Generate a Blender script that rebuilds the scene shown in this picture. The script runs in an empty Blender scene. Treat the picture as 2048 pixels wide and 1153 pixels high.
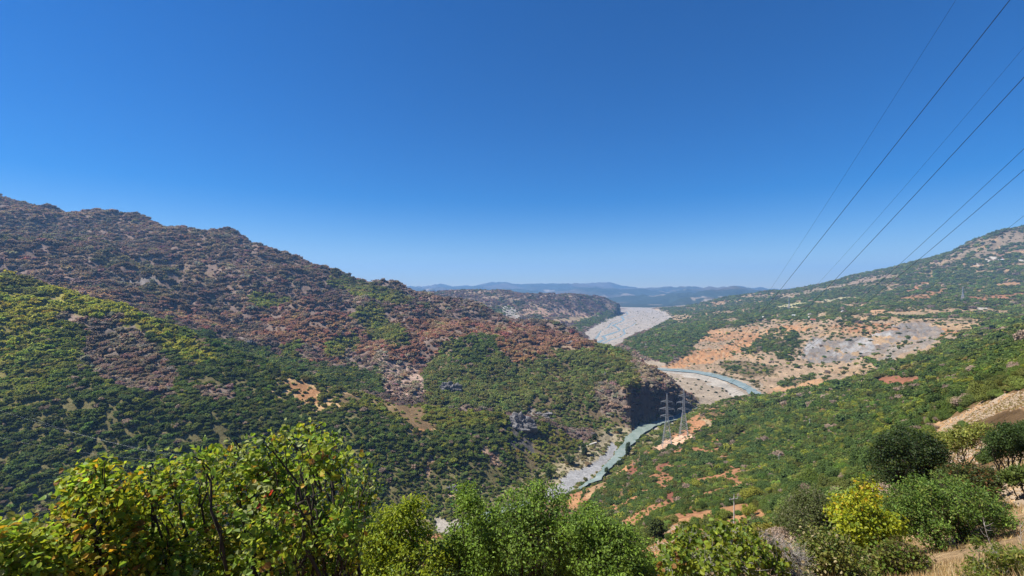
import bpy, math, random
import numpy as np

HAZE = 7.5e-5
rng = np.random.default_rng(7)
random.seed(7)
C = bpy.context.scene.collection
sc = bpy.context.scene

# ------------------------------------------------------------------ camera, sky, sun, exposure
FPX = 921.6                      # focal length in pixels of a 2048 px wide frame
cam_d = bpy.data.cameras.new("camera")
cam_d.sensor_width = 36.0
cam_d.lens = 36.0 * FPX / 2048.0
cam_d.clip_start = 0.1
cam_d.clip_end = 120000
cam = bpy.data.objects.new("camera", cam_d)
cam.rotation_euler = (math.radians(90), 0, 0)
C.objects.link(cam)
sc.camera = cam

SUN_EL = math.radians(52)
SUN_AZ = math.radians(-94)       # clockwise from the viewing direction (+Y): the sun stands to the left
sun_dir = (math.sin(SUN_AZ) * math.cos(SUN_EL), math.cos(SUN_AZ) * math.cos(SUN_EL), math.sin(SUN_EL))
world = bpy.data.worlds.new("World")
sc.world = world
world.use_nodes = True
wn = world.node_tree
bg = wn.nodes["Background"]
sky = wn.nodes.new("ShaderNodeTexSky")
sky.sky_type = 'NISHITA'
sky.sun_disc = False
sky.sun_elevation = SUN_EL
sky.sun_rotation = SUN_AZ
sky.altitude = 700
sky.air_density = 1.0
sky.dust_density = 0.0
sky.ozone_density = 4.0
hs = wn.nodes.new("ShaderNodeHueSaturation")
hs.inputs["Saturation"].default_value = 1.58
hs.inputs["Hue"].default_value = 0.512
wn.links.new(sky.outputs[0], hs.inputs["Color"])
wn.links.new(hs.outputs[0], bg.inputs[0])
bg.inputs[1].default_value = 0.053

sun_l = bpy.data.lights.new("sun", 'SUN')
sun_l.energy = 5.0
sun_l.angle = math.radians(0.5)
sun_l.color = (1.0, 0.95, 0.87)
sun_o = bpy.data.objects.new("sun", sun_l)
sun_o.location = (-300, 100, 600)
from mathutils import Vector, Matrix
sun_o.rotation_euler = Vector(sun_dir).to_track_quat('Z', 'Y').to_euler()
C.objects.link(sun_o)

vs = sc.view_settings
vs.view_transform = 'Standard'
vs.look = 'None'
vs.exposure = 1.12
vs.gamma = 1
vs.use_curve_mapping = False
sc.cycles.max_bounces = 5
sc.cycles.diffuse_bounces = 2
sc.cycles.glossy_bounces = 2
sc.cycles.transmission_bounces = 3
sc.cycles.volume_bounces = 0
sc.cycles.transparent_max_bounces = 6


# ------------------------------------------------------------------ helpers
def tag(o, label=None, cat=None, group=None, kind=None):
    if label: o["label"] = label
    if cat: o["category"] = cat
    if group: o["group"] = group
    if kind: o["kind"] = kind
    return o

def np_mesh(name, verts, loops, sizes, mats=(), smooth=False, face_mat=None):
    me = bpy.data.meshes.new(name)
    verts = np.asarray(verts, np.float32); loops = np.asarray(loops, np.int32).ravel()
    if np.isscalar(sizes): sizes = np.full(len(loops) // sizes, sizes, np.int32)
    sizes = np.asarray(sizes, np.int32)
    me.vertices.add(len(verts)); me.vertices.foreach_set("co", verts.ravel())
    me.loops.add(len(loops)); me.loops.foreach_set("vertex_index", loops)
    me.polygons.add(len(sizes))
    st = np.zeros(len(sizes), np.int32); st[1:] = np.cumsum(sizes)[:-1]
    me.polygons.foreach_set("loop_start", st); me.polygons.foreach_set("loop_total", sizes)
    for m in mats: me.materials.append(m)
    if face_mat is not None: me.polygons.foreach_set("material_index", np.asarray(face_mat, np.int32))
    me.polygons.foreach_set("use_smooth", np.full(len(sizes), smooth, bool))
    me.update(calc_edges=True)
    return me

def add_obj(name, me, parent=None, loc=(0, 0, 0)):
    o = bpy.data.objects.new(name, me)
    C.objects.link(o)
    o.location = loc
    if parent is not None: o.parent = parent
    return o

def thing(name, label, cat, loc=(0, 0, 0), rotz=0.0, group=None):
    o = bpy.data.objects.new(name, None)
    C.objects.link(o)
    o.location = loc; o.rotation_euler = (0, 0, rotz)
    o.empty_display_size = 0.2
    return tag(o, label, cat, group)

def _hash(ix, iy, seed):
    h = (ix.astype(np.int64) * 374761393 + iy.astype(np.int64) * 668265263 + seed * 1442695041) & 0x7fffffff
    h = ((h ^ (h >> 13)) * 1274126177) & 0x7fffffff
    h = ((h ^ (h >> 16)) * 2246822519) & 0x7fffffff
    return ((h ^ (h >> 15)) & 0xffff) / 65535.0

def gnoise(x, y, seed=0):
    """gradient noise, about -1..1"""
    ix = np.floor(x).astype(np.int64); iy = np.floor(y).astype(np.int64)
    fx = x - ix; fy = y - iy
    ux = fx * fx * fx * (fx * (fx * 6 - 15) + 10); uy = fy * fy * fy * (fy * (fy * 6 - 15) + 10)
    def g(dx, dy):
        a = _hash(ix + dx, iy + dy, seed) * 2 * math.pi
        return np.cos(a) * (fx - dx) + np.sin(a) * (fy - dy)
    a = g(0, 0) * (1 - ux) + g(1, 0) * ux
    b = g(0, 1) * (1 - ux) + g(1, 1) * ux
    return (a * (1 - uy) + b * uy) * 1.5

def fbm(x, y, lam, octs, seed=0, gain=0.5):
    v = np.zeros_like(x); a = 1.0; t = 0
    for k in range(octs):
        v += a * gnoise(x / lam, y / lam, seed + k * 17); t += a; a *= gain; lam *= 0.5
    return v / t * 1.4

def sstep(a, b, x):
    t = np.clip((x - a) / (b - a), 0, 1)
    return t * t * (3 - 2 * t)

# ------------------------------------------------------------------ terrain: a height map drawn from breaklines
# breakline points: (px, py, Y) = where the photograph shows that ridge or foot and how far ahead it lies,
# or (px, None, Y, z) where it lies hidden and only its height matters.
def W(p):
    u = (p[0] - 1024) / FPX
    z = p[3] if p[1] is None else -(p[1] - 576.5) / FPX * p[2]
    return (math.atan(u), math.log(p[2] / math.cos(math.atan(u))), z)

def zr(Y): return -200 - 0.004 * (Y - 468)
N = None
RIVER = [(-500, 260), (0, 275), (300, 315), (600, 352), (900, 389), (1025, 425), (1140, 480), (1215, 560), (1288, 650), (1350, 715), (1400, 775),
         (1455, 825), (1512, 875), (1490, 935), (1448, 1000), (1400, 1075), (1330, 1150), (1262, 1270), (1205, 1500), (1200, 1680), (1222, 1950),
         (1238, 2350), (1250, 2900), (1266, 3800), (1295, 5000), (1340, 7000)]
LINES = [
  [(x, N, Y, zr(Y) - 2) for x, Y in RIVER],
  # left spur: crest, hidden gully behind it, its foot
  [(-800, N, 700, 120), (-500, N, 640, 80), (-200, 545, 580), (0, 547, 560), (100, 574, 555), (250, 620, 550), (350, 662, 545), (450, 700, 540), (560, 745, 532), (640, 775, 528), (700, 788, 525),
   (850, 813, 540), (1000, 830, 560), (1100, 848, 585), (1180, 868, 610), (1225, 884, 620)],
  [(-800, N, 900, 60), (-500, N, 830, 20), (-200, N, 760, 5), (0, N, 700, -8), (100, N, 690, -30), (250, N, 680, -62), (350, N, 665, -86), (450, N, 645, -105), (600, N, 610, -132), (700, N, 595, -146),
   (850, N, 602, -160), (1000, N, 620, -175), (1100, N, 645, -186), (1210, N, 660, -197)],
  [(-200, 800, 400), (0, 800, 400), (200, 800, 405), (400, 820, 420), (600, 850, 440), (800, 880, 455), (950, 900, 480), (1080, 910, 520)],
  [(950, 1010, 415), (1050, 965, 470), (1120, 925, 525), (1190, 888, 592)],
  # main burnt mountain
  [(-800, N, 1200, 150), (-300, 480, 1000), (0, 500, 950), (200, 560, 900), (400, 640, 860), (600, 700, 830), (800, 722, 810), (1000, 742, 790), (1140, 748, 790), (1250, 730, 790)],
  [(-300, 430, 1250), (0, 450, 1230), (150, 475, 1200), (280, 488, 1160), (400, 540, 1120), (560, 580, 1080), (700, 620, 1060), (850, 650, 1020), (1000, 680, 960), (1140, 700, 930)],
  [(-800, N, 2300, 560), (-300, N, 1900, 420), (0, 399, 1500), (130, 428, 1480), (280, 434, 1470), (400, 464, 1430), (540, 497, 1400), (620, 534, 1380), (700, 554, 1360), (790, 580, 1350), (860, 600, 1330),
   (1000, 640, 1200), (1140, 660, 1100), (1190, 690, 1000), (1250, 703, 900), (1300, 738, 800), (1332, 766, 755), (1362, 785, 745), (1384, 806, 752)],
  # cliff over the river
  [(1256, 756, 684), (1266, 768, 690), (1290, 766, 702), (1320, 774, 722), (1345, 786, 743), (1372, 801, 757)],
  [(1262, 849, 677), (1268, 847, 681), (1290, 843, 691), (1325, 835, 712), (1352, 825, 735), (1384, 813, 757)],
  # behind the main ridge
  [(-800, N, 3600, 250), (0, N, 2300, 80), (400, N, 2200, -30), (700, N, 1950, -100), (860, N, 1800, -145), (1000, N, 1650, -180), (1140, N, 1480, -200), (1180, N, 1350, -203), (1262, N, 1120, -203), (1330, N, 930, -203), (1390, N, 850, -202)],
  # hills beyond, fields at their foot
  [(500, N, 3000, -20), (700, 590, 3000), (780, 586, 3000), (830, 583, 3000), (880, 586, 3050), (940, 578, 3200), (1010, 584, 3150), (1090, 589, 3100), (1130, 597, 3200), (1165, 594, 3500), (1215, 606, 3800), (1250, 616, 4000)],
  [(700, N, 2300, -140), (860, N, 2250, -150), (1000, 638, 2350), (1080, 640, 2400), (1150, 636, 2800), (1225, 627, 3500)],
  [(960, 640, 2050), (1080, 652, 2150), (1140, 655, 2200)],
  [(1195, 668, 2080), (1215, 650, 2550), (1240, 637, 3150), (1262, 627, 4000)],
  [(1168, 670, 1980), (1188, 651, 2500), (1220, 636, 3150), (1248, 625, 4000)],
  [(700, N, 4600, -200), (1000, N, 5000, -212), (1240, N, 5200, -217)],
  [(-800, N, 8000, -150), (700, N, 8000, -215), (1200, N, 7500, -222), (1600, N, 8000, -200), (2600, N, 9000, 0)],
  # far blue mountains
  [(400, 572, 15000), (680, 574, 15000), (780, 577, 15000), (880, 578, 15500), (960, 576, 15500), (1030, 574, 15000), (1100, 577, 14500), (1170, 571, 14000), (1205, 574, 14000), (1240, 577, 14500), (1290, 584, 15000),
   (1340, 583, 16000), (1390, 587, 16000), (1440, 586, 15000), (1480, 583, 14000), (1520, 584, 14500), (1570, 586, 15000), (1700, 584, 15000), (2600, 560, 15000)],
  [(1240, 600, 9000), (1330, 594, 9000), (1430, 596, 8500), (1480, 588, 7600), (1530, 590, 7600), (1600, 590, 8000)],
  [(-800, N, 17000, -200), (1000, N, 17000, -200), (2600, N, 17000, -200)],
  # right bank: gravel flats and the low cliffs along them
  [(1240, 690, 1560), (1262, 704, 1400), (1296, 722, 1260), (1332, 738, 1165), (1400, 746, 1105), (1470, 768, 985), (1535, 786, 895), (1560, 790, 872)],
  [(1250, 683, 1700), (1270, 671, 1900), (1300, 658, 2200), (1325, 648, 2600), (1345, 641, 2950)],
  [(1332, 632, 3000), (1380, 628, 3050), (1440, 622, 3200)],
  [(1345, 655, 2300), (1400, 650, 2000), (1500, 645, 1900), (1600, 635, 1650), (1700, 622, 1750), (1850, 602, 1800), (2048, 590, 1700), (2300, 560, 1700), (2700, 500, 1700)],
  [(1300, 690, 1560), (1330, 690, 1500), (1400, 675, 1600), (1500, 666, 1600), (1600, 650, 1450), (1700, 636, 1430), (1850, 632, 1420), (2048, 624, 1400), (2300, 600, 1400), (2700, 560, 1400)],
  [(1330, 715, 1300), (1400, 702, 1350), (1500, 692, 1370), (1600, 672, 1290), (1700, 660, 1250), (1800, 655, 1230), (1900, 640, 1240)],
  [(1400, 728, 1180), (1500, 718, 1190), (1600, 702, 1140), (1700, 702, 1040), (1800, 690, 990), (1900, 668, 1010), (2048, 642, 1080)],
  [(1500, 744, 1070), (1560, 762, 960), (1620, 766, 900), (1700, 750, 860), (1800, 722, 830), (1900, 694, 800), (2048, 662, 790)],
  [(1500, 622, 2500), (1600, 610, 2300), (1700, 600, 2300), (1850, 570, 2300), (2048, 520, 2300), (2300, 460, 2300), (2700, 380, 2300)],
  [(1330, N, 4200, -190), (1400, 606, 3900), (1440, 600, 3800), (1500, 592, 3600), (1560, 588, 3350), (1600, 585, 3200), (1660, 574, 3100), (1720, 561, 3000), (1800, 545, 2900), (1860, 528, 2820), (1900, 512, 2780), (1930, 492, 2700), (1980, 470, 2650), (2048, 452, 2600), (2300, 380, 2600), (2700, 300, 2600)],
  [(1400, N, 5500, -205), (1560, N, 5000, -180), (1700, N, 4400, -60), (1860, N, 4000, 60), (2048, N, 3700, 260), (2700, N, 3700, 500)],
  # our own hillside, from the road edge down to the river
  [(1440, 804, 776), (1500, 797, 735), (1560, 795, 700), (1640, 780, 650), (1700, 770, 612), (1760, 754, 590), (1850, 716, 580), (1950, 690, 560), (2048, 668, 545), (2300, 590, 560), (2700, 500, 600)],
  [(1500, N, 800, -196), (1600, N, 790, -186), (1700, N, 740, -166), (1850, N, 715, -124), (2048, N, 660, -72), (2400, N, 700, 0)],
  [(1170, 996, 456), (1250, 912, 583), (1300, 873, 652), (1345, 845, 703), (1400, 822, 750)],
]
def prof(px, pts): LINES.append([(px, N, Y, z) for Y, z in pts])
prof(-700, [(1, -1.9), (3, -2.6), (8, -6), (20, -15), (60, -42), (120, -85), (200, -140)])
prof(0, [(1, -1.9), (3, -2.7), (5, -4.4), (8, -6.8), (20, -15.5), (50, -35), (100, -68), (200, -146)])
prof(350, [(1, -1.9), (3, -2.7), (5, -4.4), (8, -6.8), (20, -15.5), (50, -35), (100, -68), (220, -150)])
prof(680, [(1, -1.9), (3, -2.7), (5, -4.3), (8, -6.6), (20, -15.2), (50, -34.5), (100, -66), (200, -126), (290, -176)])
prof(1024, [(1, -1.9), (3, -2.6), (5, -4.1), (8, -6.2), (20, -14.5), (50, -33), (100, -63), (200, -120), (300, -170)])
prof(1180, [(1, -1.9), (3, -2.5), (5, -3.9), (8, -5.9), (20, -13.8), (50, -31.5), (90, -56), (140, -80), (250, -138), (360, -182)])
prof(1300, [(1, -1.85), (3, -2.4), (5, -3.7), (8, -5.6), (20, -12.8), (50, -31), (88, -52), (116, -61), (160, -81), (250, -116), (400, -160), (520, -183)])
prof(1400, [(1, -1.85), (3, -2.35), (5, -3.6), (8, -5.4), (20, -12.4), (50, -30), (92, -53.5), (130, -62), (170, -79), (250, -109), (400, -150), (500, -170), (640, -184)])
prof(1500, [(1, -1.8), (3, -2.3), (5, -3.4), (8, -5.1), (20, -11.8), (50, -28), (98, -51.5), (128, -59.5), (200, -89), (350, -131), (500, -156), (650, -168)])
prof(1600, [(1, -1.8), (3, -2.2), (5, -3.2), (8, -4.8), (20, -10.6), (50, -25), (100, -45.5), (200, -79), (350, -116), (500, -139)])
prof(1700, [(1, -1.9), (3, -2.4), (5, -3.5), (8, -5.3), (14, -8.4), (25, -13.2), (50, -22.5), (100, -41), (200, -70), (350, -98), (500, -117)])
prof(1850, [(1, -1.85), (3, -2.35), (5, -3.4), (8, -5.05), (14, -7.9), (25, -11.7), (50, -18.7), (100, -31.5), (200, -48), (350, -68), (480, -78)])
prof(2048, [(1, -1.8), (3, -2.25), (5, -3.2), (8, -4.7), (14, -7.0), (25, -9.8), (50, -12.8), (80, -14.6), (150, -21), (300, -36), (450, -46)])
prof(2500, [(1, -1.75), (3, -2.1), (8, -3.8), (25, -5), (50, -5), (100, 2), (300, 18), (450, 25)])
# gravel bar inside the bend
LINES += [[(x, N, Y, zr(Y) + 0.8) for x, Y in L] for L in (
  [(1325, 1120), (1385, 1040), (1430, 960), (1470, 905), (1490, 880)],
  [(1345, 960), (1400, 900), (1440, 860), (1470, 850)],
  [(1300, 1100), (1330, 1020)],
  [(1215, 1560), (1225, 1640), (1242, 1780), (1262, 2000), (1280, 2300), (1300, 2700), (1310, 3200), (1310, 4000)],
  [(1185, 1560), (1186, 1700), (1196, 1900), (1206, 2200), (1222, 2700), (1240, 3300), (1256, 4200)])]
LINES += [[(x, N, Y, zr(Y) + 1.5) for x, Y in L] for L in (
  [(1075, 497), (1125, 528), (1165, 566), (1195, 602), (1240, 650)],
  [(1050, 458), (1120, 505), (1185, 578)])]

TH0, TH1 = math.radians(-76), math.radians(76)
LR0, LR1 = math.log(1.0), math.log(17600.0)

def solve(nt, nr, z0):
    tgt = np.zeros((nt, nr)); wt = np.zeros((nt, nr))
    for L in LINES:
        P = [W(p) for p in L]
        for (a, b) in zip(P[:-1], P[1:]):
            n = int(max(abs(b[0] - a[0]) / (TH1 - TH0) * nt, abs(b[1] - a[1]) / (LR1 - LR0) * nr) * 2) + 2
            t = np.linspace(0, 1, n)
            i = np.clip(np.round((a[0] + (b[0] - a[0]) * t - TH0) / (TH1 - TH0) * (nt - 1)).astype(int), 0, nt - 1)
            j = np.clip(np.round((a[1] + (b[1] - a[1]) * t - LR0) / (LR1 - LR0) * (nr - 1)).astype(int), 0, nr - 1)
            np.add.at(tgt, (i, j), a[2] + (b[2] - a[2]) * t); np.add.at(wt, (i, j), 1)
    fix = wt > 0
    val = np.where(fix, tgt / np.maximum(wt, 1), 0)
    z = np.where(fix, val, z0)
    at = ((nt - 1) / (TH1 - TH0)) ** 2; ar = ((nr - 1) / (LR1 - LR0)) ** 2
    for it in range(260):
        p = np.pad(z, 1, mode='edge')
        q = (at * (p[:-2, 1:-1] + p[2:, 1:-1]) + ar * (p[1:-1, :-2] + p[1:-1, 2:])) / (2 * at + 2 * ar)
        z = np.where(fix, val, q)
    return z

def resize(z, nt, nr):
    a = np.linspace(0, z.shape[0] - 1, nt); b = np.linspace(0, z.shape[1] - 1, nr)
    i = np.minimum(a.astype(int), z.shape[0] - 2); j = np.minimum(b.astype(int), z.shape[1] - 2)
    fa = (a - i)[:, None]; fb = (b - j)[None, :]
    return (z[i][:, j] * (1 - fa) * (1 - fb) + z[i + 1][:, j] * fa * (1 - fb) + z[i][:, j + 1] * (1 - fa) * fb + z[i + 1][:, j + 1] * fa * fb)

zz = np.full((20, 30), -50.0)
for (nt, nr) in ((20, 30), (40, 60), (80, 120), (160, 240), (320, 480), (640, 960)):
    zz = solve(nt, nr, resize(zz, nt, nr))
for it in range(2):                      # soften the creases a little
    p = np.pad(zz, 1, mode='edge')
    zz = 0.5 * zz + 0.125 * (p[:-2, 1:-1] + p[2:, 1:-1] + p[1:-1, :-2] + p[1:-1, 2:])

def smooth_theta(z, w, n):
    for it in range(n):
        p = np.pad(z, ((1, 1), (0, 0)), mode='edge')
        z = z * (1 - w) + w * (0.5 * z + 0.25 * (p[:-2] + p[2:]))
    return z
_r = np.exp(np.linspace(LR0, LR1, 960))[None, :]; _t = np.linspace(TH0, TH1, 640)[:, None]
zz = smooth_theta(zz, (1 - sstep(330, 480, _r)) * np.ones_like(_t), 300)     # no creases down our own hillside
zz = smooth_theta(zz, (1 - sstep(650, 1100, _r)) * sstep(0.34, 0.46, _t), 40)

NT, NR = 1150, 1300
Z = resize(zz, NT, NR)
th = np.linspace(TH0, TH1, NT); lr = np.linspace(LR0, LR1, NR)
R = np.exp(lr)
X = np.sin(th)[:, None] * R[None, :]
Y = np.cos(th)[:, None] * R[None, :]
RR = np.broadcast_to(R[None, :], X.shape)

wl = zr(Y)
flat = sstep(1.5, 16, Z - wl)                        # keep the river flats level
lam = 2600.0
MTN = 1.55 * (1 - sstep(-100, 350, X)) * sstep(680, 900, Y) * (1 - sstep(1900, 2600, RR))
wx = X + 40 * gnoise(X / 260, Y / 260, 91); wy = Y + 40 * gnoise(X / 260, Y / 260, 92)
for k in range(13):
    w = (1 - sstep(0.22, 0.5, lam / RR)) * sstep(0.006, 0.012, lam / RR)
    if w.max() > 0:
        n = gnoise(wx / lam, wy / lam, 300 + k)
        if lam > 25: n = 0.45 * n + 0.55 * (0.55 - 1.6 * np.abs(gnoise(wx / lam + 7.3, wy / lam, 500 + k)))
        amp = 0.05 * lam if lam > 25 else 0.04 * lam
        far = 1 + 1.1 * sstep(4500, 8000, RR) - 0.2 * sstep(13000, 15000, RR)
        if 40 < lam < 340: far = far + MTN * (1.75 if lam < 200 else .8)
        Z = Z + w * amp * n * flat * far
    lam *= 0.5
Z = np.where(Z < wl + 1.2, np.maximum(Z, wl - 2.5), Z)

# water: its outline is read off the photograph and laid on the level of the river
def on_water(px, py, lift=0.0):
    y = 800.0
    for it in range(30): y = -zr(y) / (py - 576.5) * FPX
    return ((px - 1024) / FPX * y, y)

def inside(poly, x, y):
    c = np.zeros(x.shape, bool); n = len(poly)
    for k in range(n):
        (x1, y1), (x2, y2) = poly[k], poly[(k + 1) % n]
        if y1 == y2: continue
        m = ((y1 > y) != (y2 > y)) & (x < (x2 - x1) * (y - y1) / (y2 - y1) + x1)
        c ^= m
    return c

POOLS = {
  "lower": [(900, 1062), (960, 1030), (1040, 1000), (1085, 996), (1138, 986), (1172, 966), (1198, 944), (1220, 920), (1238, 896), (1250, 876), (1268, 860), (1272, 851), (1300, 846), (1330, 838), (1352, 830), (1372, 822), (1400, 812),
            (1392, 820), (1370, 831), (1352, 839), (1318, 850), (1300, 858), (1284, 870), (1268, 886), (1248, 910), (1218, 940), (1186, 966), (1140, 988), (1075, 1008), (1000, 1040), (940, 1068)],
  "bend": [(1300, 735), (1322, 737), (1380, 740), (1425, 746), (1462, 756), (1492, 768), (1512, 780), (1527, 791), (1520, 800), (1504, 795), (1490, 780), (1465, 767), (1430, 755), (1390, 746), (1340, 742), (1300, 740)],
}
def ragged(P, seed):
    out = []
    for k in range(len(P)):
        a, b = np.array(P[k]), np.array(P[(k + 1) % len(P)]); n = max(1, int(np.linalg.norm(b - a) / 4))
        for t in range(n):
            p = a + (b - a) * t / n; q = np.array([p[0]]), np.array([p[1]])
            out.append((p[0] + float(3.2 * gnoise(q[0] / 17, q[1] / 17, seed)[0] + 1.5 * gnoise(q[0] / 6, q[1] / 6, seed + 2)[0]), p[1] + float(3.2 * gnoise(q[0] / 17, q[1] / 17, seed + 1)[0])))
    return out
POOLS = {k: ragged([on_water(*p) for p in v], 31) for k, v in POOLS.items()}
def ribbon(pts, w):
    P = np.array([on_water(*p) for p in pts]); T = np.gradient(P, axis=0); T /= np.linalg.norm(T, axis=1)[:, None]
    Nn = np.stack([-T[:, 1], T[:, 0]], 1); ww = np.linspace(1, 1, len(P))[:, None] * w / 2
    ww = ww * (1 + 0.35 * np.sin(np.arange(len(P)) * 2.1))[:, None]
    return [tuple(p) for p in P + Nn * ww] + [tuple(p) for p in (P - Nn * ww)[::-1]]
BRAIDS = [ribbon(*a) for a in (
  ([(1192, 691), (1200, 683), (1212, 679), (1206, 673), (1222, 668), (1240, 662), (1236, 656), (1226, 651), (1240, 645), (1248, 640), (1243, 634), (1256, 629), (1252, 624)], 16),
  ([(1204, 688), (1222, 680), (1240, 675), (1250, 668), (1246, 660), (1262, 653), (1272, 646)], 9),
  ([(1188, 682), (1196, 672), (1202, 662), (1216, 655), (1222, 648), (1238, 640)], 9),
  ([(1240, 650), (1262, 644), (1284, 641), (1300, 638)], 8),
  ([(1250, 637), (1270, 633), (1300, 634), (1322, 636)], 10))]
BED = [on_water(*p) for p in [(1160, 700), (1172, 690), (1174, 678), (1170, 668), (1184, 655), (1200, 645), (1222, 635), (1238, 628), (1234, 622), (1262, 617), (1300, 618), (1330, 626), (1345, 636), (1343, 646), (1318, 655), (1296, 664), (1272, 674), (1250, 683), (1240, 696)]]
a = np.array(BED); m = (X > a[:, 0].min()) & (X < a[:, 0].max()) & (Y > a[:, 1].min()) & (Y < a[:, 1].max())
ii, jj = np.nonzero(m); s_ = inside(BED, X[ii, jj] + 25 * gnoise(X[ii, jj] / 120, Y[ii, jj] / 120, 5), Y[ii, jj]); BEDM = np.zeros((NT, NR), bool); BEDM[ii[s_], jj[s_]] = True
Z[BEDM] = wl[BEDM] + .9 + .5 * gnoise(X[BEDM] / 60, Y[BEDM] / 60, 6)
WET = np.zeros((NT, NR), bool)
for k, poly in list(POOLS.items()) + [(None, b) for b in BRAIDS]:
    a = np.array(poly)
    m = (X > a[:, 0].min()) & (X < a[:, 0].max()) & (Y > a[:, 1].min()) & (Y < a[:, 1].max())
    ii, jj = np.nonzero(m)
    s_ = inside(poly, X[ii, jj], Y[ii, jj])
    WET[ii[s_], jj[s_]] = True
    Z[ii[s_], jj[s_]] = np.minimum(Z[ii[s_], jj[s_]], zr(Y[ii[s_], jj[s_]]) - (1.2 if k else 0.6))

PY = 576.5 - FPX * Z / Y * 1.0
PX = 1024 + FPX * X / Y
VIS = PY <= np.minimum.accumulate(PY, axis=1) + 0.5      # ground that no nearer ground hides

def ground_row(px, py, rmin=3.0):
    i = int(round((math.atan((px - 1024) / FPX) - TH0) / (TH1 - TH0) * (NT - 1)))
    j0 = int((math.log(rmin) - LR0) / (LR1 - LR0) * (NR - 1))
    c = PY[i, j0:]
    hit = np.nonzero(c <= py)[0]
    if len(hit): return i, j0 + int(hit[0])
    return i, j0 + int(np.argmin(c))

def ground_at(px, py, rmin=3.0):
    """the point of the ground the photograph shows at this pixel"""
    i, j = ground_row(px, py, rmin)
    return Vector((X[i, j], Y[i, j], Z[i, j]))

def ground_z(x, y):
    t = (np.arctan2(x, y) - TH0) / (TH1 - TH0) * (NT - 1); r = (np.log(np.hypot(x, y)) - LR0) / (LR1 - LR0) * (NR - 1)
    i = np.clip(np.floor(t).astype(int), 0, NT - 2); j = np.clip(np.floor(r).astype(int), 0, NR - 2)
    a = np.clip(t - i, 0, 1); b = np.clip(r - j, 0, 1)
    return Z[i, j] * (1 - a) * (1 - b) + Z[i + 1, j] * a * (1 - b) + Z[i, j + 1] * (1 - a) * b + Z[i + 1, j + 1] * a * b

# ------------------------------------------------------------------ ground cover: what grows or lies where
EW = 0.010 * fbm(X, Y, 60, 3, 71) * sstep(50, 400, RR) + 0.006 * gnoise(X / 14, Y / 14, 72) * (1 - sstep(300, 900, RR)) + 0.007 * fbm(X, Y, 260, 3, 73) * sstep(600, 1500, RR)
EV = 0.035 * fbm(X, Y, 70, 3, 74) + 0.02 * gnoise(X / 10, Y / 10, 75) * (1 - sstep(300, 900, RR))
QT = th[:, None] + EW
QL = lr[None, :] + EV

def zone(pts, rmin=3.0, rmax=1e9, soft=None):
    """a patch of ground, outlined where the photograph shows it, as a mask over the map"""
    P = []
    n = len(pts)
    for k in range(n):
        a, b = pts[k], pts[(k + 1) % n]
        m = max(1, int(math.hypot(b[0] - a[0], b[1] - a[1]) / 7))
        for t in range(m):
            i, j = ground_row(min(2300, max(-300, a[0] + (b[0] - a[0]) * t / m)), a[1] + (b[1] - a[1]) * t / m, rmin)
            P.append((th[i], min(lr[j], math.log(rmax))))
    a = np.array(P)
    i0, i1 = np.searchsorted(th, [a[:, 0].min() - 0.03, a[:, 0].max() + 0.03]); j0, j1 = np.searchsorted(lr, [a[:, 1].min() - 0.12, a[:, 1].max() + 0.12])
    M = np.zeros((NT, NR), bool)
    M[i0:i1, j0:j1] = inside(P, QT[i0:i1, j0:j1], QL[i0:i1, j0:j1])
    return M

def A3(*c): return np.array(c, float)
ORANGE, TAN, RED, GREY = A3(.32, .175, .085), A3(.27, .205, .125), A3(.20, .085, .055), A3(.165, .155, .145)
GRAVEL, BURNT, DRY, SOIL = A3(.28, .235, .18), A3(.16, .12, .10), A3(.36, .265, .15), A3(.13, .10, .055)
PALE, ASH = A3(.37, .345, .30), A3(.19, .145, .118)
V_DARK, V_GREEN, V_LIGHT, V_YELL = A3(.036, .052, .016), A3(.068, .088, .020), A3(.098, .120, .024), A3(.155, .158, .022)
V_RUST, V_CHAR, V_GREYB, V_TREE = A3(.205, .112, .072), A3(.100, .070, .064), A3(.155, .117, .096), A3(.034, .056, .016)
V_OLIVE = A3(.085, .090, .024)

GC = np.empty((NT, NR, 3)); GC[:] = SOIL
VC = np.empty((NT, NR, 3)); VC[:] = V_GREEN
VD = np.full((NT, NR), 0.95)
ROCKY = np.zeros((NT, NR))
def mix(Aa, m, c, k=1.0):
    if m.dtype == bool: Aa[m] = Aa[m] * (1 - k) + c * k
    else: Aa += (m * k)[..., None] * (c - Aa)
def paint(m, ground=None, veg=None, dens=None, k=1.0, rock=None):
    if ground is not None: mix(GC, m, ground, k)
    if veg is not None: mix(VC, m, veg, k)
    if dens is not None: VD[m] = VD[m] * (1 - k) + dens * k
    if rock is not None: ROCKY[m] = rock

n1 = fbm(X, Y, 90, 4, 11); n2 = fbm(X, Y, 35, 4, 12); n3 = fbm(X, Y, 300, 4, 13); n4 = fbm(X, Y, 14, 3, 14)
LEFT = PX < np.interp(Y, [0, 389, 468, 560, 650, 715, 760, 3000, 9000], [-900, 900, 1140, 1215, 1288, 1350, 1395, 1250, 1330])
NEARHILL = (~LEFT) & (RR < 800)
MOUNT = LEFT & (Y > 585)
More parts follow.
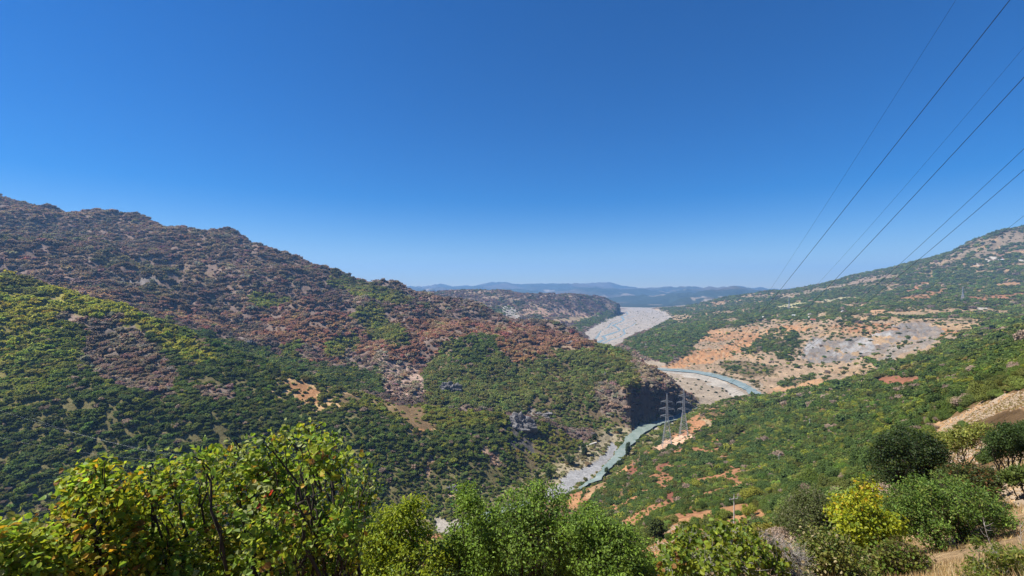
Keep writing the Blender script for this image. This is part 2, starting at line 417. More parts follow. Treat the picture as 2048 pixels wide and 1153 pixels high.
# left spur
sp = LEFT & ~MOUNT
VC[sp] = V_GREEN * .65 + V_DARK * .35; GC[sp] = A3(.150, .135, .06); VD[sp] = 1.05
m = zone([(-200, 540), (0, 545), (110, 572), (250, 620), (350, 662), (430, 700), (400, 740), (300, 670), (210, 640), (130, 640), (60, 700), (0, 760), (-200, 800)])
paint(m, A3(.22, .20, .055), V_YELL * 1.3, 1.0, 1.0)
m = zone([(-100, 660), (90, 640), (190, 640), (170, 720), (110, 800), (0, 850), (-100, 850)]); paint(m, A3(.18, .16, .06), V_LIGHT * .8 + V_YELL * .25, None, .75)
m = zone([(0, 545), (110, 572), (250, 620), (350, 662), (380, 690), (300, 650), (200, 610), (90, 580), (0, 562)]); paint(m, A3(.42, .38, .10), V_YELL * 1.15, 1.1)
m = zone([(0, 552), (60, 556), (110, 585), (50, 580), (0, 575)]); paint(m, A3(.40, .32, .18), V_OLIVE, 1.0)
m = zone([(90, 605), (150, 620), (205, 640), (240, 640), (180, 655), (120, 630)]); paint(m, ASH * 1.2, V_GREYB, .3, 1, .6)
m = zone([(168, 660), (215, 636), (270, 655), (320, 700), (362, 752), (330, 790), (240, 780), (185, 760), (165, 705)])
paint(m, A3(.21, .175, .145), V_GREYB * 1.05, 1.05, 1, .8)
m = zone([(380, 770), (460, 770), (470, 800), (420, 800)]); paint(m, ASH, V_GREYB, .55)
m = zone([(540, 760), (610, 770), (700, 780), (840, 808), (880, 860), (820, 865), (800, 830), (700, 810), (640, 825), (540, 800)]); paint(m, A3(.45, .31, .16), V_OLIVE, .35, 1)
m = zone([(780, 805), (845, 815), (880, 855), (850, 862), (815, 850), (800, 825)]); paint(m, ORANGE, V_OLIVE, .12)
m = zone([(560, 780), (600, 776), (640, 800), (600, 812)]); paint(m, ORANGE, V_OLIVE, .2)
m = zone([(910, 815), (970, 822), (960, 830), (905, 824)]); paint(m, ORANGE * .7 + TAN * .3, V_OLIVE, .12)
m = zone([(640, 785), (840, 810), (1000, 832), (1180, 868), (1170, 900), (1060, 930), (1000, 900), (1010, 850), (900, 860), (700, 820)]); paint(m, SOIL, V_OLIVE * .6 + V_YELL * .4, None, .8)
m = zone([(1060, 930), (1180, 872), (1225, 886), (1190, 900), (1130, 940), (1100, 980), (1050, 990), (1020, 960)]); paint(m, SOIL, V_OLIVE * .75 + V_LIGHT * .25, 1.0, .8)
for P in ([(868, 770), (905, 762), (922, 785), (912, 806), (885, 808)], [(1005, 842), (1060, 840), (1072, 870), (1060, 893), (1010, 885)]):
    m = zone(P); paint(m, GREY * .55, V_GREEN, .55, 1, .6)
for P in ([(850, 910), (862, 912), (860, 950), (848, 950)], [(960, 900), (1010, 920), (1000, 945), (965, 930)], [(895, 975), (915, 985), (905, 1000), (892, 995)]):
    m = zone(P); paint(m, A3(.36, .25, .17), V_GREYB, .35, 1, .6)
# main mountain: charred above, rust below, green on the nose
mm = MOUNT & (RR < 2600)
VC[mm] = V_CHAR * .6 + V_GREYB * .4; GC[mm] = BURNT * 1.2; VD[mm] = .80
rust = sstep(-0.15, 0.3, n1 + 0.25 * n2) * mm * sstep(640, 760, RR) * (1 - sstep(980, 1180, RR))
mix(VC, rust, V_RUST, .8); mix(GC, rust, ASH, .8)
m = mm & (n3 + .5 * n1 > .28) & (RR > 1150); paint(m, None, V_GREYB * 1.05, None, .6)
m = mm & (n3 - .4 * n1 < -.42) & (RR > 1100); paint(m, None, V_GREEN * .7 + V_CHAR * .3, None, .6)
m = zone([(520, 640), (700, 640), (850, 640), (1000, 650), (1140, 662), (1180, 690), (1100, 700), (1000, 690), (940, 672), (880, 720), (760, 720), (640, 700), (560, 690)]); paint(m, ASH, V_RUST, .78, .72)
for P in ([(505, 605), (545, 592), (580, 600), (570, 625), (520, 628)], [(700, 625), (740, 618), (800, 655), (815, 690), (790, 702), (740, 680), (705, 655)], [(650, 560), (760, 570), (820, 600), (780, 610), (700, 590)],
          [(640, 690), (700, 670), (720, 690), (690, 720), (650, 720)], [(560, 690), (600, 680), (600, 720), (570, 740)]):
    m = zone(P, 600); paint(m, SOIL, V_LIGHT * .6 + V_YELL * .3, .95, .9)
m = zone([(640, 545), (760, 568), (840, 598), (800, 605), (700, 580)], 900); paint(m, SOIL, V_GREEN * .7 + V_CHAR * .3, .85, .7)
m = zone([(340, 655), (400, 660), (480, 690), (560, 715), (660, 735), (760, 745), (770, 790), (700, 790), (640, 775), (560, 748), (450, 708)], 570); paint(m, SOIL, V_TREE * .6 + V_GREEN * .5, 1.25, .95)
m = zone([(300, 655), (340, 640), (380, 662), (440, 700), (400, 690)], 560); paint(m, SOIL, V_LIGHT, 1.0, .8)
m = zone([(865, 720), (905, 680), (940, 668), (1000, 678), (1040, 700), (1090, 700), (1140, 700), (1200, 690), (1262, 704), (1290, 735), (1330, 765), (1300, 775), (1262, 790), (1262, 840), (1225, 880), (1100, 846), (1000, 828), (860, 810), (835, 770)], 570)
paint(m, SOIL, V_GREEN * .65 + V_OLIVE * .4, 1.0, .92)
m = zone([(905, 690), (940, 668), (1000, 678), (1010, 700), (950, 740), (900, 740)], 620); paint(m, SOIL, V_GREEN * .7 + V_DARK * .3, 1.15)
m = zone([(1000, 690), (1090, 690), (1110, 715), (1060, 725), (1000, 715)], 620); paint(m, ASH, V_RUST, .7, .85)
m = zone([(1090, 680), (1180, 685), (1190, 700), (1110, 708)], 700); paint(m, TAN * .6 + ASH * .4, V_RUST * .8, .4, .9)
for P in ([(1190, 765), (1240, 770), (1290, 790), (1270, 830), (1215, 830), (1190, 800)], [(1255, 700), (1300, 735), (1340, 765), (1385, 805), (1390, 830), (1300, 800), (1270, 740)]):
    m = zone(P, 600); paint(m, A3(.19, .15, .12), V_GREYB * 1.05, 1.15, .9, .4)
m = zone([(1262, 780), (1290, 768), (1330, 775), (1372, 800), (1386, 812), (1352, 830), (1290, 848), (1262, 846)], 650); paint(m, A3(.085, .075, .07), V_CHAR * .9, .8, 1, 1.0)  # cliff in shadow: its shade is deepened by a darker rock colour
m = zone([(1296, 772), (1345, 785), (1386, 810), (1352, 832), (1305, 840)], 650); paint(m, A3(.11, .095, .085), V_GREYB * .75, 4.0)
m = zone([(755, 705), (800, 715), (845, 730), (850, 795), (800, 800), (765, 780), (748, 740)], 590); paint(m, A3(.32, .235, .19), V_GREYB * 1.2, .35, .95, .5)
m = zone([(690, 700), (760, 720), (740, 750), (690, 735)], 590); paint(m, ASH * 1.1, V_GREYB, .4, .9, .5)
for P in ([(125, 540), (150, 528), (160, 545), (140, 552)], [(185, 505), (215, 500), (200, 520), (180, 522)], [(360, 600), (380, 596), (385, 615), (365, 622)], [(480, 680), (505, 678), (500, 695), (482, 697)], [(220, 545), (300, 555), (330, 570), (280, 580), (230, 570)],
          [(1040, 815), (1110, 830), (1130, 845), (1060, 838)], [(630, 580), (640, 582), (650, 620), (640, 625)]):
    m = zone(P, 570); paint(m, GREY * 1.1, V_GREYB, .3, .8, .7)
for P in ([(370, 540), (390, 535), (430, 555), (420, 575), (380, 560)],):
    m = zone(P, 570); paint(m, TAN * .7, V_GREYB, .5, .7)
# our own hillside
VC[NEARHILL] = V_GREEN * .6 + V_DARK * .3; GC[NEARHILL] = SOIL * .6 + ORANGE * .25; VD[NEARHILL] = 1.02
m = NEARHILL & (n2 + .6 * n1 > .42); paint(m, None, V_OLIVE, None, .6)
m = NEARHILL & (n1 - .5 * n2 < -.4); paint(m, None, V_LIGHT, None, .6)
m = NEARHILL & (PX < 1480) & (RR > 130) & (n2 + .7 * n4 > .14); paint(m, RED * .45 + ORANGE * .55, None, .10)
m = NEARHILL & (PX >= 1480) & (RR > 90) & (n2 + .7 * n4 > .62); paint(m, ORANGE * .5 + TAN * .5, None, .2)
GN = [
  ([(1290, 1090), (1330, 1075), (1345, 1052), (1360, 1040), (1400, 1028), (1470, 1008), (1520, 1012), (1500, 1030), (1440, 1040), (1405, 1044), (1385, 1070), (1360, 1100), (1300, 1106)], ORANGE, 0),
  ([(1360, 1040), (1410, 1028), (1405, 1040), (1370, 1052)], ORANGE, 0),
  ([(1370, 1012), (1388, 1006), (1385, 1020), (1368, 1022)], ORANGE * .6 + RED * .4, .05),
  ([(1330, 990), (1350, 980), (1355, 1000), (1335, 1008)], RED, .1), ([(1462, 968), (1498, 960), (1490, 975), (1465, 980)], ORANGE, .05), ([(1505, 925), (1550, 918), (1540, 928), (1508, 932)], ORANGE, .05),
  ([(1260, 930), (1275, 940), (1262, 955), (1250, 945)], RED, .1), ([(1305, 955), (1340, 945), (1345, 975), (1320, 985)], ORANGE * .5 + RED * .5, .15), ([(1320, 930), (1340, 925), (1338, 945), (1322, 950)], RED * .8, .1),
  ([(1308, 895), (1335, 880), (1380, 868), (1400, 872), (1370, 885), (1340, 898), (1312, 905)], A3(.5, .33, .22), .08),
  ([(1310, 860), (1322, 852), (1318, 868), (1300, 880), (1280, 895), (1270, 905), (1290, 880)], ORANGE, .1),
  ([(1386, 820), (1396, 815), (1402, 835), (1410, 845), (1400, 860), (1382, 862), (1380, 845)], ORANGE * .7 + RED * .3, .08), ([(1408, 840), (1425, 848), (1420, 855), (1405, 850)], TAN, .1),
  ([(1220, 935), (1255, 925), (1262, 935), (1232, 952), (1210, 960)], ORANGE, .1), ([(1165, 985), (1210, 962), (1215, 970), (1180, 992)], TAN * .5 + ORANGE * .5, .12), ([(1135, 998), (1165, 990), (1160, 1010), (1140, 1012)], ORANGE, .1),
  ([(1470, 797), (1535, 792), (1540, 800), (1470, 808)], RED * .9, .0), ([(1415, 800), (1440, 802), (1430, 806), (1412, 806)], A3(.34, .33, .14), .05),
  ([(1748, 768), (1800, 757), (1852, 754), (1852, 764), (1812, 778), (1760, 778)], RED * .85 + ORANGE * .15, .02),
  ([(1840, 858), (1870, 848), (1910, 832), (1960, 806), (2010, 790), (2060, 782), (2120, 775), (2120, 830), (2048, 822), (2000, 830), (1940, 850), (1900, 862), (1880, 880), (1850, 872)], ORANGE * .55 + DRY * .5, .015),
  ([(1878, 905), (1930, 885), (1985, 880), (2000, 900), (1980, 925), (1930, 925), (1890, 930)], ORANGE * .75 + DRY * .3, .0),
  ([(1985, 935), (2048, 900), (2120, 890), (2120, 1040), (2048, 1040), (2010, 1010), (1990, 980)], DRY * .85 + ORANGE * .25, .0),
  ([(1840, 1153), (1850, 1080), (1960, 1060), (2048, 1030), (2120, 1030), (2120, 1250), (1800, 1250)], DRY * .7 + ORANGE * .3, .0),
]
for P, c, d in GN:
    m = zone(P); paint(m, c, None, d)
m = zone([(1270, 1085), (1420, 1058), (1530, 1018), (1545, 1062), (1430, 1112), (1290, 1135)]) & NEARHILL; VD[m] *= .22; GC[m] = ORANGE
m = NEARHILL & (PX > 1790) & (RR > 24) & (RR < 105); VD[m] *= .16
m = NEARHILL & (Z < wl + 22); VD[m] = np.minimum(VD[m], .6)
near = RR < 24
paint(near, DRY * .75 + ORANGE * .2, None, 0.0)
# river flats
fl = (Z < wl + 4.5) & (Y > 330) & (PX < 1620) & (PX > 700) & (RR < 1500)
paint(fl, A3(.20, .17, .095), V_OLIVE * .6 + V_GREEN * .4, .8)
fl3 = fl & (Y > 790); paint(fl3, GRAVEL * .95, V_OLIVE, .02)
m = zone([(1125, 925), (1190, 885), (1230, 862), (1262, 852), (1268, 862), (1240, 890), (1205, 915), (1165, 935), (1140, 950), (1105, 975), (1090, 965)]); paint(m, A3(.27, .235, .155), V_OLIVE * .7 + V_GREYB * .4, .42)
m = zone([(1080, 994), (1106, 972), (1158, 938), (1195, 914), (1226, 888), (1234, 898), (1208, 930), (1176, 962), (1138, 988), (1095, 1002)]); paint(m, A3(.235, .24, .245), None, 0)
m = zone([(868, 1062), (880, 1045), (940, 1035), (960, 1060), (900, 1075)]); paint(m, PALE * .8, None, 0)
m = zone([(1300, 852), (1330, 846), (1352, 836), (1360, 840), (1330, 852), (1305, 860)]); paint(m, PALE * .9, None, 0)
fl2 = BEDM | ((Z < wl + 3) & (Y > 1400) & (Y < 6000) & (PX > 1180) & (PX < 1335))
paint(fl2, A3(.29, .265, .235), V_OLIVE, .02)
m = zone([(1322, 741), (1395, 747), (1450, 762), (1485, 785), (1500, 800), (1470, 800), (1440, 775), (1380, 755), (1322, 748)]); paint(m, PALE * .95, None, 0)
m = zone([(1395, 738), (1450, 744), (1490, 756), (1520, 772), (1508, 776), (1470, 760), (1430, 750)], 700); paint(m, SOIL, V_OLIVE * .7, .7)
# far bank and the eroded slopes above it
FB = (~LEFT) & (~NEARHILL) & (RR < 5200) & ~fl & ~fl2
VC[FB] = V_GREEN * .95; GC[FB] = SOIL * .55 + TAN * .25; VD[FB] = .68
bad = zone([(1320, 737), (1360, 718), (1400, 700), (1370, 680), (1400, 668), (1450, 658), (1530, 640), (1650, 640), (1800, 640), (1890, 635), (1950, 640), (1980, 655), (1880, 690), (1800, 722), (1720, 760), (1620, 775), (1560, 790), (1530, 790), (1520, 775), (1480, 757), (1420, 742), (1370, 738)], 780)
paint(bad, TAN * .55 + ORANGE * .2 + GREY * .3, V_GREEN * .8, .16, 1, .5)
EROD = [
  ([(1325, 735), (1365, 712), (1400, 700), (1450, 690), (1500, 665), (1560, 650), (1600, 645), (1625, 648), (1620, 665), (1540, 680), (1500, 700), (1440, 715), (1400, 728), (1350, 738)], ORANGE, .06),
  ([(1375, 672), (1400, 665), (1440, 660), (1500, 655), (1530, 650), (1480, 672), (1440, 685), (1400, 682)], ORANGE * .8 + TAN * .2, .08),
  ([(1600, 700), (1625, 675), (1680, 680), (1740, 668), (1790, 652), (1830, 645), (1900, 642), (1880, 660), (1800, 685), (1740, 710), (1690, 725), (1620, 720)], GREY * 1.0, .02),
  ([(1610, 690), (1650, 672), (1640, 695), (1600, 715)], A3(.25, .25, .25), .0), ([(1700, 690), (1740, 670), (1790, 655), (1790, 670), (1740, 700), (1700, 710)], A3(.27, .27, .265), .0),
  ([(1660, 690), (1690, 680), (1690, 700), (1660, 712)], A3(.25, .25, .245), .0),
  ([(1760, 700), (1850, 668), (1890, 645), (1930, 648), (1860, 690), (1770, 725)], GREY * .9 + TAN * .2, .03),
  ([(1660, 650), (1740, 645), (1800, 645), (1760, 665), (1690, 672)], ORANGE * .75 + RED * .25, .25),
  ([(1530, 790), (1560, 775), (1620, 760), (1650, 752), (1690, 765), (1640, 775), (1580, 788)], ORANGE * .7 + TAN * .35, .05),
  ([(1640, 740), (1720, 730), (1810, 712), (1780, 730), (1700, 752)], TAN * .8 + ORANGE * .2, .12),
  ([(1880, 655), (1950, 645), (1945, 660), (1890, 672)], ORANGE, .25),
]
for P, c, d in EROD:
    m = zone(P, 780); paint(m & (n4 + .5 * n2 > -.25), c, V_GREEN * .7, d, .97, .8); paint(m & (n4 + .5 * n2 <= -.25), c, V_GREEN * .7, d, .35, .8)
for P in ([(1500, 690), (1550, 660), (1590, 660), (1600, 690), (1570, 720), (1545, 700), (1495, 705)], [(1440, 728), (1480, 722), (1540, 728), (1560, 745), (1500, 750), (1440, 742)], [(1545, 770), (1600, 755), (1640, 742), (1620, 762), (1570, 775)], [(1690, 640), (1760, 636), (1700, 650)]):
    m = zone(P, 780); paint(m, SOIL, V_GREEN * .75, .55)
for P in ([(1680, 640), (1700, 636), (1690, 648), (1668, 650)], [(1960, 630), (2048, 630), (2048, 690), (1960, 690)], [(1700, 730), (1760, 712), (1800, 705), (1780, 722)]):
    m = zone(P, 780); paint(m, None, None, .5, .5)
m = zone([(1355, 690), (1362, 688), (1370, 692), (1358, 697)], 1000); paint(m, RED * 1.3, None, 0)
STR = [  # bare strips, fields and tracks on the upper slope
  ([(1700, 634), (1760, 622), (1850, 622), (1850, 630), (1770, 632), (1715, 638)], ORANGE * .65 + TAN * .5), ([(1628, 628), (1658, 625), (1658, 632), (1632, 633)], TAN * 1.1), ([(1795, 598), (1850, 588), (1905, 578), (1920, 580), (1860, 597), (1800, 600)], ORANGE * .8),
  ([(1800, 588), (1850, 570), (1865, 568), (1850, 577), (1805, 592)], ORANGE * .7 + RED * .2), ([(1775, 575), (1805, 566), (1800, 571), (1780, 577)], TAN * .9), ([(1925, 596), (1990, 592), (2048, 588), (2048, 596), (1960, 602), (1920, 602)], ORANGE * .6 + RED * .4),
  ([(1950, 580), (2048, 560), (2048, 572), (1990, 575), (1955, 586)], ORANGE * .6 + TAN * .3), ([(1850, 530), (1900, 515), (1960, 488), (2048, 465), (2048, 490), (1960, 510), (1910, 530)], A3(.19, .15, .10)), ([(1990, 512), (2048, 500), (2048, 508), (2000, 518)], RED * .6 + TAN * .3),
  ([(1550, 612), (1610, 602), (1620, 606), (1560, 618)], A3(.36, .34, .18)), ([(1640, 600), (1700, 596), (1690, 602), (1640, 606)], A3(.34, .32, .18)), ([(1560, 590), (1700, 566), (1700, 574), (1570, 598)], A3(.22, .18, .12)), ([(1700, 562), (1800, 545), (1790, 556), (1700, 574)], A3(.22, .165, .115)),
  ([(1420, 625), (1500, 618), (1500, 622), (1430, 630)], TAN * .8), ([(1335, 632), (1380, 628), (1390, 640), (1345, 645)], TAN), ([(1440, 640), (1480, 635), (1470, 642)], TAN * .8), ([(1420, 605), (1460, 602), (1450, 608), (1425, 609)], ORANGE * .5 + TAN * .4), ([(1480, 594), (1560, 588), (1550, 594), (1490, 599)], TAN * .8),
  ([(2000, 605), (2048, 598), (2048, 606), (2010, 610)], ORANGE * .8), ([(1870, 570), (1885, 566), (1880, 572)], A3(.4, .3, .2)),
]
for P, c in STR:
    m = zone(P, 1200); paint(m, c, V_GREEN * .7, .10, 1)
def track(pts, wpx, c, rmin=900):
    up = [(x, y - wpx / 2) for x, y in pts]; dn = [(x, y + wpx / 2) for x, y in pts[::-1]]
    m = zone(up + dn, rmin); paint(m, c, None, 0.0)
track([(1660, 640), (1710, 632), (1800, 628), (1900, 626), (1980, 624), (2060, 626)], 4.5, TAN * 1.05)
track([(1960, 527), (1990, 522), (2040, 521)], 3.5, PALE)
track([(1925, 603), (1935, 606), (1945, 614), (1975, 624)], 3.5, PALE * .9)
track([(1735, 602), (1745, 612), (1742, 620)], 4, TAN)
m = FB & (RR > 1250) & (n2 + .6 * n1 > .52) & (n3 > -.3); paint(m, TAN * .6 + ORANGE * .3, None, .15)
m = FB & (RR > 1250) & (gnoise(Z / 11 + .8 * n1, X / 420, 66) > .36) & (n3 > -.35); paint(m, TAN * .8 + ORANGE * .2, None, .2)
m = FB & (RR > 1500) & (RR < 4500) & (n1 - .5 * n2 < -.38); paint(m, None, V_OLIVE * .8, None, .6)
m = zone([(1245, 685), (1300, 662), (1360, 648), (1440, 655), (1400, 672), (1380, 700), (1330, 728), (1290, 716), (1260, 702)], 1000)
paint(m & (n2 < .5), SOIL, V_TREE * .4 + V_GREEN * .7, 1.1, 1)
# hills beyond
FH = LEFT & (RR > 2200) & ~fl2
VC[FH] = V_CHAR * .8 + V_GREYB * .2; GC[FH] = BURNT * 1.25; VD[FH] = .5
m = FH & (n3 + .5 * n1 > .15); paint(m, A3(.26, .20, .14), V_GREYB, .3, .7)
m = FH & (gnoise(Z / 9 + .6 * n1, X / 500, 67) > .3); paint(m, A3(.24, .18, .125), None, .25)
m = FH & (n1 - .6 * n3 < -.3) & (RR > 2300); paint(m, A3(.10, .11, .06), V_GREEN * .8, .7, .7)
for P, c, d in (([(1090, 645), (1140, 636), (1220, 628), (1225, 632), (1170, 642), (1100, 650)], TAN, .02), ([(1000, 615), (1100, 625), (1200, 622), (1180, 628), (1080, 634)], A3(.36, .24, .17), .1), ([(940, 612), (990, 618), (1010, 632), (960, 635), (930, 625)], A3(.13, .14, .07), .7),
                ([(995, 612), (1020, 615), (1040, 632), (1020, 636), (1000, 625)], A3(.25, .235, .21), .25), ([(1165, 640), (1225, 625), (1245, 628), (1200, 645), (1160, 665), (1145, 655)], A3(.09, .10, .06), .7)):
    m = zone(P, 1700); paint(m, c, V_GREEN, d)
FARM = RR > 5400
gg = sstep(-.1, .3, fbm(X, Y, 1500, 4, 41)) 
GC[FARM] = (A3(.030, .045, .03) * (1 - gg[..., None]) + A3(.085, .078, .06) * gg[..., None])[FARM]
m = FARM & (fbm(X, Y, 700, 3, 43) > .38) & (RR < 12000); paint(m, A3(.26, .22, .17), None, None, .8)

VD[WET] = 0
# the ground keeps its own uneven colour: soil patches, stones, dry grass
var = 1 + .22 * fbm(X, Y, 8, 3, 51) + .25 * n2 + .12 * n1
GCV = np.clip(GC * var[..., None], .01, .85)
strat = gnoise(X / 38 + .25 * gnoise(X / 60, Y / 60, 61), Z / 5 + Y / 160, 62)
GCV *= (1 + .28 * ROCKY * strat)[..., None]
rough = ROCKY * (np.abs(gnoise(X / 16, Y / 16, 63)) * 8 + np.abs(gnoise(X / 7, Y / 7, 64)) * 2.2)
Z = Z - rough * sstep(200, 500, RR) * np.clip(RR / 700, .5, 2)


# ------------------------------------------------------------------ materials
def new_mat(name):
    m = bpy.data.materials.new(name); m.use_nodes = True
    nt = m.node_tree; b = nt.nodes["Principled BSDF"]
    b.inputs["Specular IOR Level"].default_value = 0.2
    b.inputs["Roughness"].default_value = 0.9
    return m, nt, b

def noise_node(nt, scale, detail=6, rough=.6, coord=None):
    n = nt.nodes.new("ShaderNodeTexNoise"); n.inputs["Scale"].default_value = scale; n.inputs["Detail"].default_value = detail; n.inputs["Roughness"].default_value = rough
    tc = nt.nodes.new("ShaderNodeTexCoord"); nt.links.new(tc.outputs["Object"], n.inputs["Vector"])
    return n
def ramp(nt, src, p0, c0, p1, c1):
    r = nt.nodes.new("ShaderNodeValToRGB"); e = r.color_ramp.elements
    e[0].position = p0; e[0].color = (*c0, 1); e[1].position = p1; e[1].color = (*c1, 1)
    nt.links.new(src, r.inputs[0]); return r
def mul(nt, a, b, fac=1.0):
    m = nt.nodes.new("ShaderNodeMix"); m.data_type = 'RGBA'; m.blend_type = 'MULTIPLY'; m.inputs[0].default_value = fac
    nt.links.new(a, m.inputs[6])
    if isinstance(b, tuple): m.inputs[7].default_value = (*b, 1)
    else: nt.links.new(b, m.inputs[7])
    return m.outputs[2]
def plain(name, col, rough=.8, metal=0.0, nscale=4.0, amt=.35, bump=0.0):
    m, nt, b = new_mat(name)
    n = noise_node(nt, nscale)
    r = ramp(nt, n.outputs[0], .3, tuple(1 - amt for _ in range(3)), .7, (1.0, 1.0, 1.0))
    rgb = nt.nodes.new("ShaderNodeRGB"); rgb.outputs[0].default_value = (*col, 1)
    nt.links.new(mul(nt, rgb.outputs[0], r.outputs[0]), b.inputs["Base Color"])
    b.inputs["Roughness"].default_value = rough; b.inputs["Metallic"].default_value = metal
    if bump:
        bp = nt.nodes.new("ShaderNodeBump"); bp.inputs["Strength"].default_value = bump; nt.links.new(n.outputs[0], bp.inputs["Height"]); nt.links.new(bp.outputs[0], b.inputs["Normal"])
    return m

M_GROUND, nt, b = new_mat("ground_cover")
at = nt.nodes.new("ShaderNodeAttribute"); at.attribute_name = "cover"
na = noise_node(nt, .35, 8, .7); nb = noise_node(nt, 2.2, 5, .65)
ra = ramp(nt, na.outputs[0], .32, (.62, .60, .58), .68, (1.22, 1.2, 1.18)); rb = ramp(nt, nb.outputs[0], .3, (.78, .76, .74), .7, (1.15, 1.15, 1.15))
c1 = mul(nt, at.outputs["Color"], ra.outputs[0]); c2 = mul(nt, c1, rb.outputs[0])
nt.links.new(c2, b.inputs["Base Color"]); b.inputs["Roughness"].default_value = 1.0; b.inputs["Specular IOR Level"].default_value = 0.05
bp = nt.nodes.new("ShaderNodeBump"); bp.inputs["Strength"].default_value = .9; bp.inputs["Distance"].default_value = 1.2
nt.links.new(na.outputs[0], bp.inputs["Height"])
bp2 = nt.nodes.new("ShaderNodeBump"); bp2.inputs["Strength"].default_value = .6; bp2.inputs["Distance"].default_value = .15
nt.links.new(nb.outputs[0], bp2.inputs["Height"]); nt.links.new(bp.outputs[0], bp2.inputs["Normal"]); nt.links.new(bp2.outputs[0], b.inputs["Normal"])

M_WATER, nt, b = new_mat("river_water")
n = noise_node(nt, .06, 4, .6); r = ramp(nt, n.outputs[0], .35, (.12, .165, .14), .7, (.23, .265, .235))
nf = noise_node(nt, .9, 4, .7); rf = ramp(nt, nf.outputs[0], .56, (0, 0, 0), .70, (.42, .42, .42))
ad = nt.nodes.new("ShaderNodeMix"); ad.data_type = 'RGBA'; ad.blend_type = 'ADD'; ad.inputs[0].default_value = .55
nt.links.new(r.outputs[0], ad.inputs[6]); nt.links.new(rf.outputs[0], ad.inputs[7]); nt.links.new(ad.outputs[2], b.inputs["Base Color"])
b.inputs["Roughness"].default_value = .3; b.inputs["Specular IOR Level"].default_value = .3
bp = nt.nodes.new("ShaderNodeBump"); bp.inputs["Strength"].default_value = .5; bp.inputs["Distance"].default_value = .4; nt.links.new(nf.outputs[0], bp.inputs["Height"]); nt.links.new(bp.outputs[0], b.inputs["Normal"])

def leaf_shader(name, src, transl=.3, var=True, spec=.25, rough=.55):
    """src: 'tint' = colour carried by each shrub, 'leafcol' = colour carried by each leaf"""
    m, nt, b = new_mat(name)
    at = nt.nodes.new("ShaderNodeAttribute"); at.attribute_name = src
    if src == 'tint': at.attribute_type = 'INSTANCER'
    col = at.outputs["Color"]
    if var:
        lv = nt.nodes.new("ShaderNodeAttribute"); lv.attribute_name = "leaf"
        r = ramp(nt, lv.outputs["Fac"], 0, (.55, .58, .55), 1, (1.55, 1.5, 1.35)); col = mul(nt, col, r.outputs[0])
    nt.links.new(col, b.inputs["Base Color"]); b.inputs["Roughness"].default_value = rough; b.inputs["Specular IOR Level"].default_value = spec
    tr = nt.nodes.new("ShaderNodeBsdfTranslucent"); nt.links.new(mul(nt, col, (1.5, 1.45, .9)), tr.inputs[0])
    mx = nt.nodes.new("ShaderNodeMixShader"); mx.inputs[0].default_value = transl
    nt.links.new(b.outputs[0], mx.inputs[1]); nt.links.new(tr.outputs[0], mx.inputs[2])
    nt.links.new(mx.outputs[0], nt.nodes["Material Output"].inputs[0])
    return m
M_SHRUB = leaf_shader("shrub_leaves", 'tint', .30, True, .1, .8)
M_LEAF = leaf_shader("broad_leaves", 'leafcol', .46, False, .22, .5)
M_SMALL = leaf_shader("small_leaves", 'leafcol', .40, False, .2, .5)
M_BARK = plain("dark_bark", (.060, .048, .038), .9, 0, 9, .5, .4)
M_GREYBARK = plain("grey_bark", (.36, .33, .30), .85, 0, 12, .4, .3)
M_STEEL = plain("galvanised_steel", (.36, .375, .39), .5, .35, 3, .3)
M_WIRE = plain("cable_metal", (.035, .04, .05), .6, .3, 3, .2)
M_WIREPALE = plain("pale_wire", (.42, .43, .44), .5, .4, 3, .2)
M_POLE = plain("weathered_pole", (.42, .40, .37), .85, 0, 5, .4)
M_CERAMIC = plain("insulator_glass", (.22, .26, .28), .3, 0, 4, .2)
M_ROCK, nt, b = new_mat("grey_rock")
n = noise_node(nt, .35, 9, .7); r = ramp(nt, n.outputs[0], .3, (.055, .052, .054), .72, (.25, .24, .235)); nt.links.new(r.outputs[0], b.inputs["Base Color"])
bp = nt.nodes.new("ShaderNodeBump"); bp.inputs["Strength"].default_value = 1; bp.inputs["Distance"].default_value = .8; nt.links.new(n.outputs[0], bp.inputs["Height"]); nt.links.new(bp.outputs[0], b.inputs["Normal"])

# ------------------------------------------------------------------ terrain and water
idx = np.arange(NT * NR).reshape(NT, NR)
q = np.stack([idx[:-1, :-1], idx[:-1, 1:], idx[1:, 1:], idx[1:, :-1]], -1).reshape(-1, 4)[:, ::-1]
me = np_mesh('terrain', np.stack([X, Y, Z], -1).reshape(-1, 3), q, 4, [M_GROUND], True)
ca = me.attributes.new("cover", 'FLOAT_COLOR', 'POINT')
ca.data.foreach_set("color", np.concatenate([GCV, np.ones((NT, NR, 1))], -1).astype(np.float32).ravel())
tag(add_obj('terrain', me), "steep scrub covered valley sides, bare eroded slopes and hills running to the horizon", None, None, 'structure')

def water(name, poly, label, dz):
    from mathutils.geometry import tessellate_polygon
    tri = tessellate_polygon([[Vector((x, y, 0)) for x, y in poly]])
    me = np_mesh(name, [(x, y, zr(y) + dz) for x, y in poly], np.array(tri), 3, [M_WATER])
    me.flip_normals() if me.polygons[0].normal.z < 0 else None
    tag(add_obj(name, me), label, None, None, 'structure')
water('river', POOLS["lower"], "turquoise river running past the foot of the dark cliff", 0.0)
water('river', POOLS["bend"], "green river arm curving round the outside of the pale gravel bar", 0.0)
for k, b_ in enumerate(BRAIDS):
    water('river_channel', b_, "thin blue channel threading the braided gravel bed far down the valley", 0.12)

# ------------------------------------------------------------------ plant builders
def unit(v): return v / np.maximum(np.linalg.norm(v, axis=-1, keepdims=True), 1e-9)

